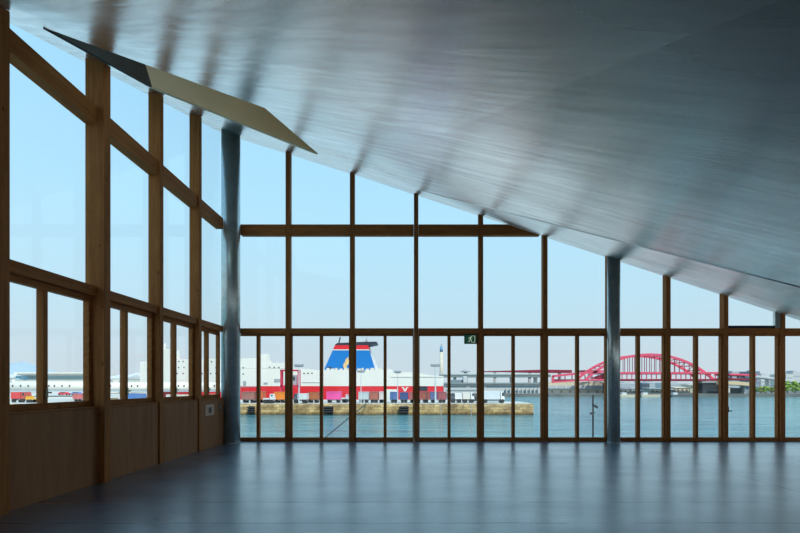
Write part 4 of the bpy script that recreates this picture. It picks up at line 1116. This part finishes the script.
def tree(px, d, top, wpx, kind, label):
    x = P(px, 0, d).x; zt_ = P(0, top, d).z; s = d / F; R = wpx * s / 2
    t = empty('shore_tree', (x, d, SHZ)); tag(t, label, 'tree', 'trees on the far shore')
    m = MB(); m.tube([(x, d, SHZ), (x, d, SHZ + (zt_ - SHZ) * .6)], [.3, .15], 8); m.build('trunk', BARK, t)
    m = MB(); rr = random.Random(int(px * 10)); h = zt_ - SHZ
    for k in range(26):
        a = rr.uniform(0, 6.28); q_ = rr.uniform(0, 1) ** .6; hz = rr.uniform(.25, .92)
        wid = R * (1 - abs(hz - .5) * 1.1) * .85
        c = Vector((x + math.cos(a) * q_ * wid, d + math.sin(a) * q_ * wid, SHZ + h * hz)); r_ = rr.uniform(.16, .28) * min(R, h * .6) + .2
        ret = bmesh.ops.create_icosphere(m.bm, subdivisions=2, radius=r_, matrix=Matrix.Translation(c))
        for v in ret['verts']: v.co = c + (v.co - c) * rr.uniform(.72, 1.22)
    m.build('foliage', LEAF[kind], t)
for tr in [(755.5, 270, 385.8, 6, 1, 'dark green tree at the left end of the shore tree row'), (761, 279, 386.6, 6, 2, 'low olive tree, second from the left in the shore tree row'),
           (766, 269, 386.2, 7, 0, 'bright green tree in the middle of the shore tree row'), (771.5, 279, 387.0, 6, 2, 'olive tree right of the bright middle tree'),
           (776.5, 274, 384.5, 6, 1, 'dark tree behind the timber post beside the steel bracket'), (787.5, 272, 380.4, 9, 0, 'tall bright green tree right of the last timber post'),
           (795, 284, 381.4, 10, 0, 'broad bright green tree at the right picture edge'), (803, 295, 382.0, 10, 1, 'dark green tree just beyond the right picture edge'), (697, 290, 386, 5, 2, 'small olive tree left of the dark bridge pier')]:
    tree(*tr)
# moored barges under the arch
for x0, x1, col, lab in [(620, 640, (0.66, 0.56, 0.40), 'flat beige barge moored below the left half of the arch'), (641, 661, (0.60, 0.52, 0.38), 'flat beige barge moored below the middle of the arch'), (671, 699, (0.10, 0.11, 0.12), 'long dark barge moored left of the bridge pier')]:
    d = 262.0; t = empty('barge', P((x0 + x1) / 2, 0, d)); t.location.z = SEA; WORLD[t.name] = tuple(t.location); tag(t, lab, 'boat')
    a, b = P(x0, 0, d).x, P(x1, 0, d).x; mt = plain('barge_%d' % x0, col, .7)
    m = MB(); m.prism([(a + .8, d, SEA - .3), (b - .8, d, SEA - .3), (b, d, SEA + 1.2), (a, d, SEA + 1.2)], (0, 3.5, 0)); m.build('hull', mt, t)
    m = MB(); m.box(a + 1.5, a + 4, d + .6, d + 2.8, SEA + 1.2, SEA + 2.4); m.build('deckhouse', PALE, t)

# ------------------------------------------------------------------ near things on the deck outside
DZ = -1.2
pd = 19.6; p = P(593, 395.2, pd)
t = empty('lamp_post', (p.x, pd, DZ)); tag(t, 'thin black post with two small spotlights outside, left of the slender column', 'lamp post')
m = MB(); m.tube([(p.x, pd, DZ), (p.x, pd, p.z)], .034, 12); m.build('pole', BLACK, t)
a = P(594.6, 405.5, pd); b = P(597.4, 407.4, pd)
m = MB(); m.tube([(p.x, pd, a.z + .05), a, b], [.02, .05, .055], 10); m.build('spotlight', BLACK, t)
a = P(590.2, 413.4, pd); b = P(593.2, 413.0, pd)
m = MB(); m.tube([a, b, (p.x + .07, pd, b.z + .02)], [.055, .05, .03], 10); m.build('spotlight', BLACK, t)
a = P(366, 403.9, 105.3); bpt = Vector((-4.12, 20.4, DZ + .02))
m = MB()
cpts = [bpt.lerp(a, k / 16) for k in range(17)]
m.tube(cpts, [.028 + .09 * k / 16 for k in range(17)], 8)
tag(m.build('mooring_line', plain('rope', (0.06, 0.06, 0.06), .9)), 'dark mooring line slanting over the water in front of the funnel', 'rope')
for px, lab in ((441, 'thin grey upright rod outside below the ship stern'), (471.4, 'thin grey upright rod outside below the exit sign')):
    p = P(px, 404, 19.2)
    t = empty('deck_post', (p.x, 19.2, DZ)); tag(t, lab, 'post')  # slim rods drawn for two thin pale upright lines
    m = MB(); m.tube([(p.x, 19.2, DZ), (p.x, 19.2, p.z)], .012, 8); m.build('rod', GREY, t)
    m = MB(); m.tube([(p.x, 19.2, DZ), (p.x, 19.2, DZ + .02)], .05, 10); m.build('foot', GREY, t)

# ------------------------------------------------------------------ sky, sun
w = bpy.data.worlds.new('sky'); SC.world = w; w.use_nodes = True
nt = w.node_tree; nt.nodes.clear()
out = nt.nodes.new('ShaderNodeOutputWorld'); bg = nt.nodes.new('ShaderNodeBackground')
tc = nt.nodes.new('ShaderNodeTexCoord'); sp = nt.nodes.new('ShaderNodeSeparateXYZ'); rp = nt.nodes.new('ShaderNodeValToRGB')
L(nt, tc.outputs['Generated'], sp.inputs[0]); L(nt, sp.outputs['Z'], rp.inputs['Fac'])
e = rp.color_ramp.elements
e[0].position = 0.0; e[0].color = (0.53, 0.625, 0.685, 1)
e[1].position = 1.0; e[1].color = (0.22, 0.50, 0.85, 1)
for pos, c in ((0.06, (0.525, 0.64, 0.71)), (0.16, (0.475, 0.685, 0.80)), (0.32, (0.42, 0.71, 0.90)), (0.5, (0.36, 0.67, 0.92))):
    x = e.new(pos); x.color = c4(c)
L(nt, rp.outputs['Color'], bg.inputs['Color']); bg.inputs['Strength'].default_value = 1.0
L(nt, bg.outputs[0], out.inputs[0])
sl = bpy.data.lights.new('sun', 'SUN'); sl.energy = 2.7; sl.angle = math.radians(0.6); sl.color = (1.0, 0.95, 0.86)
so = bpy.data.objects.new('sun', sl); COL.objects.link(so)
so.rotation_euler = (Vector((0.42, -0.72, 1.0))).to_track_quat('Z', 'Y').to_euler()
so.location = (0, 0, 60)

# ------------------------------------------------------------------ camera
cam = bpy.data.cameras.new('camera'); co = bpy.data.objects.new('camera', cam); COL.objects.link(co)
co.location = (0, 0, EYE); co.rotation_euler = (math.pi / 2, 0, 0)
cam.sensor_width = 36; cam.lens = F / 800 * 36
cam.shift_x = -10 / 800; cam.shift_y = (385 - 266.5) / 800
cam.clip_start = 0.05; cam.clip_end = 6000
SC.camera = co
vs = SC.view_settings; vs.view_transform = 'Standard'; vs.look = 'None'; vs.exposure = 0.25; vs.gamma = 1.0
vs.use_curve_mapping = False
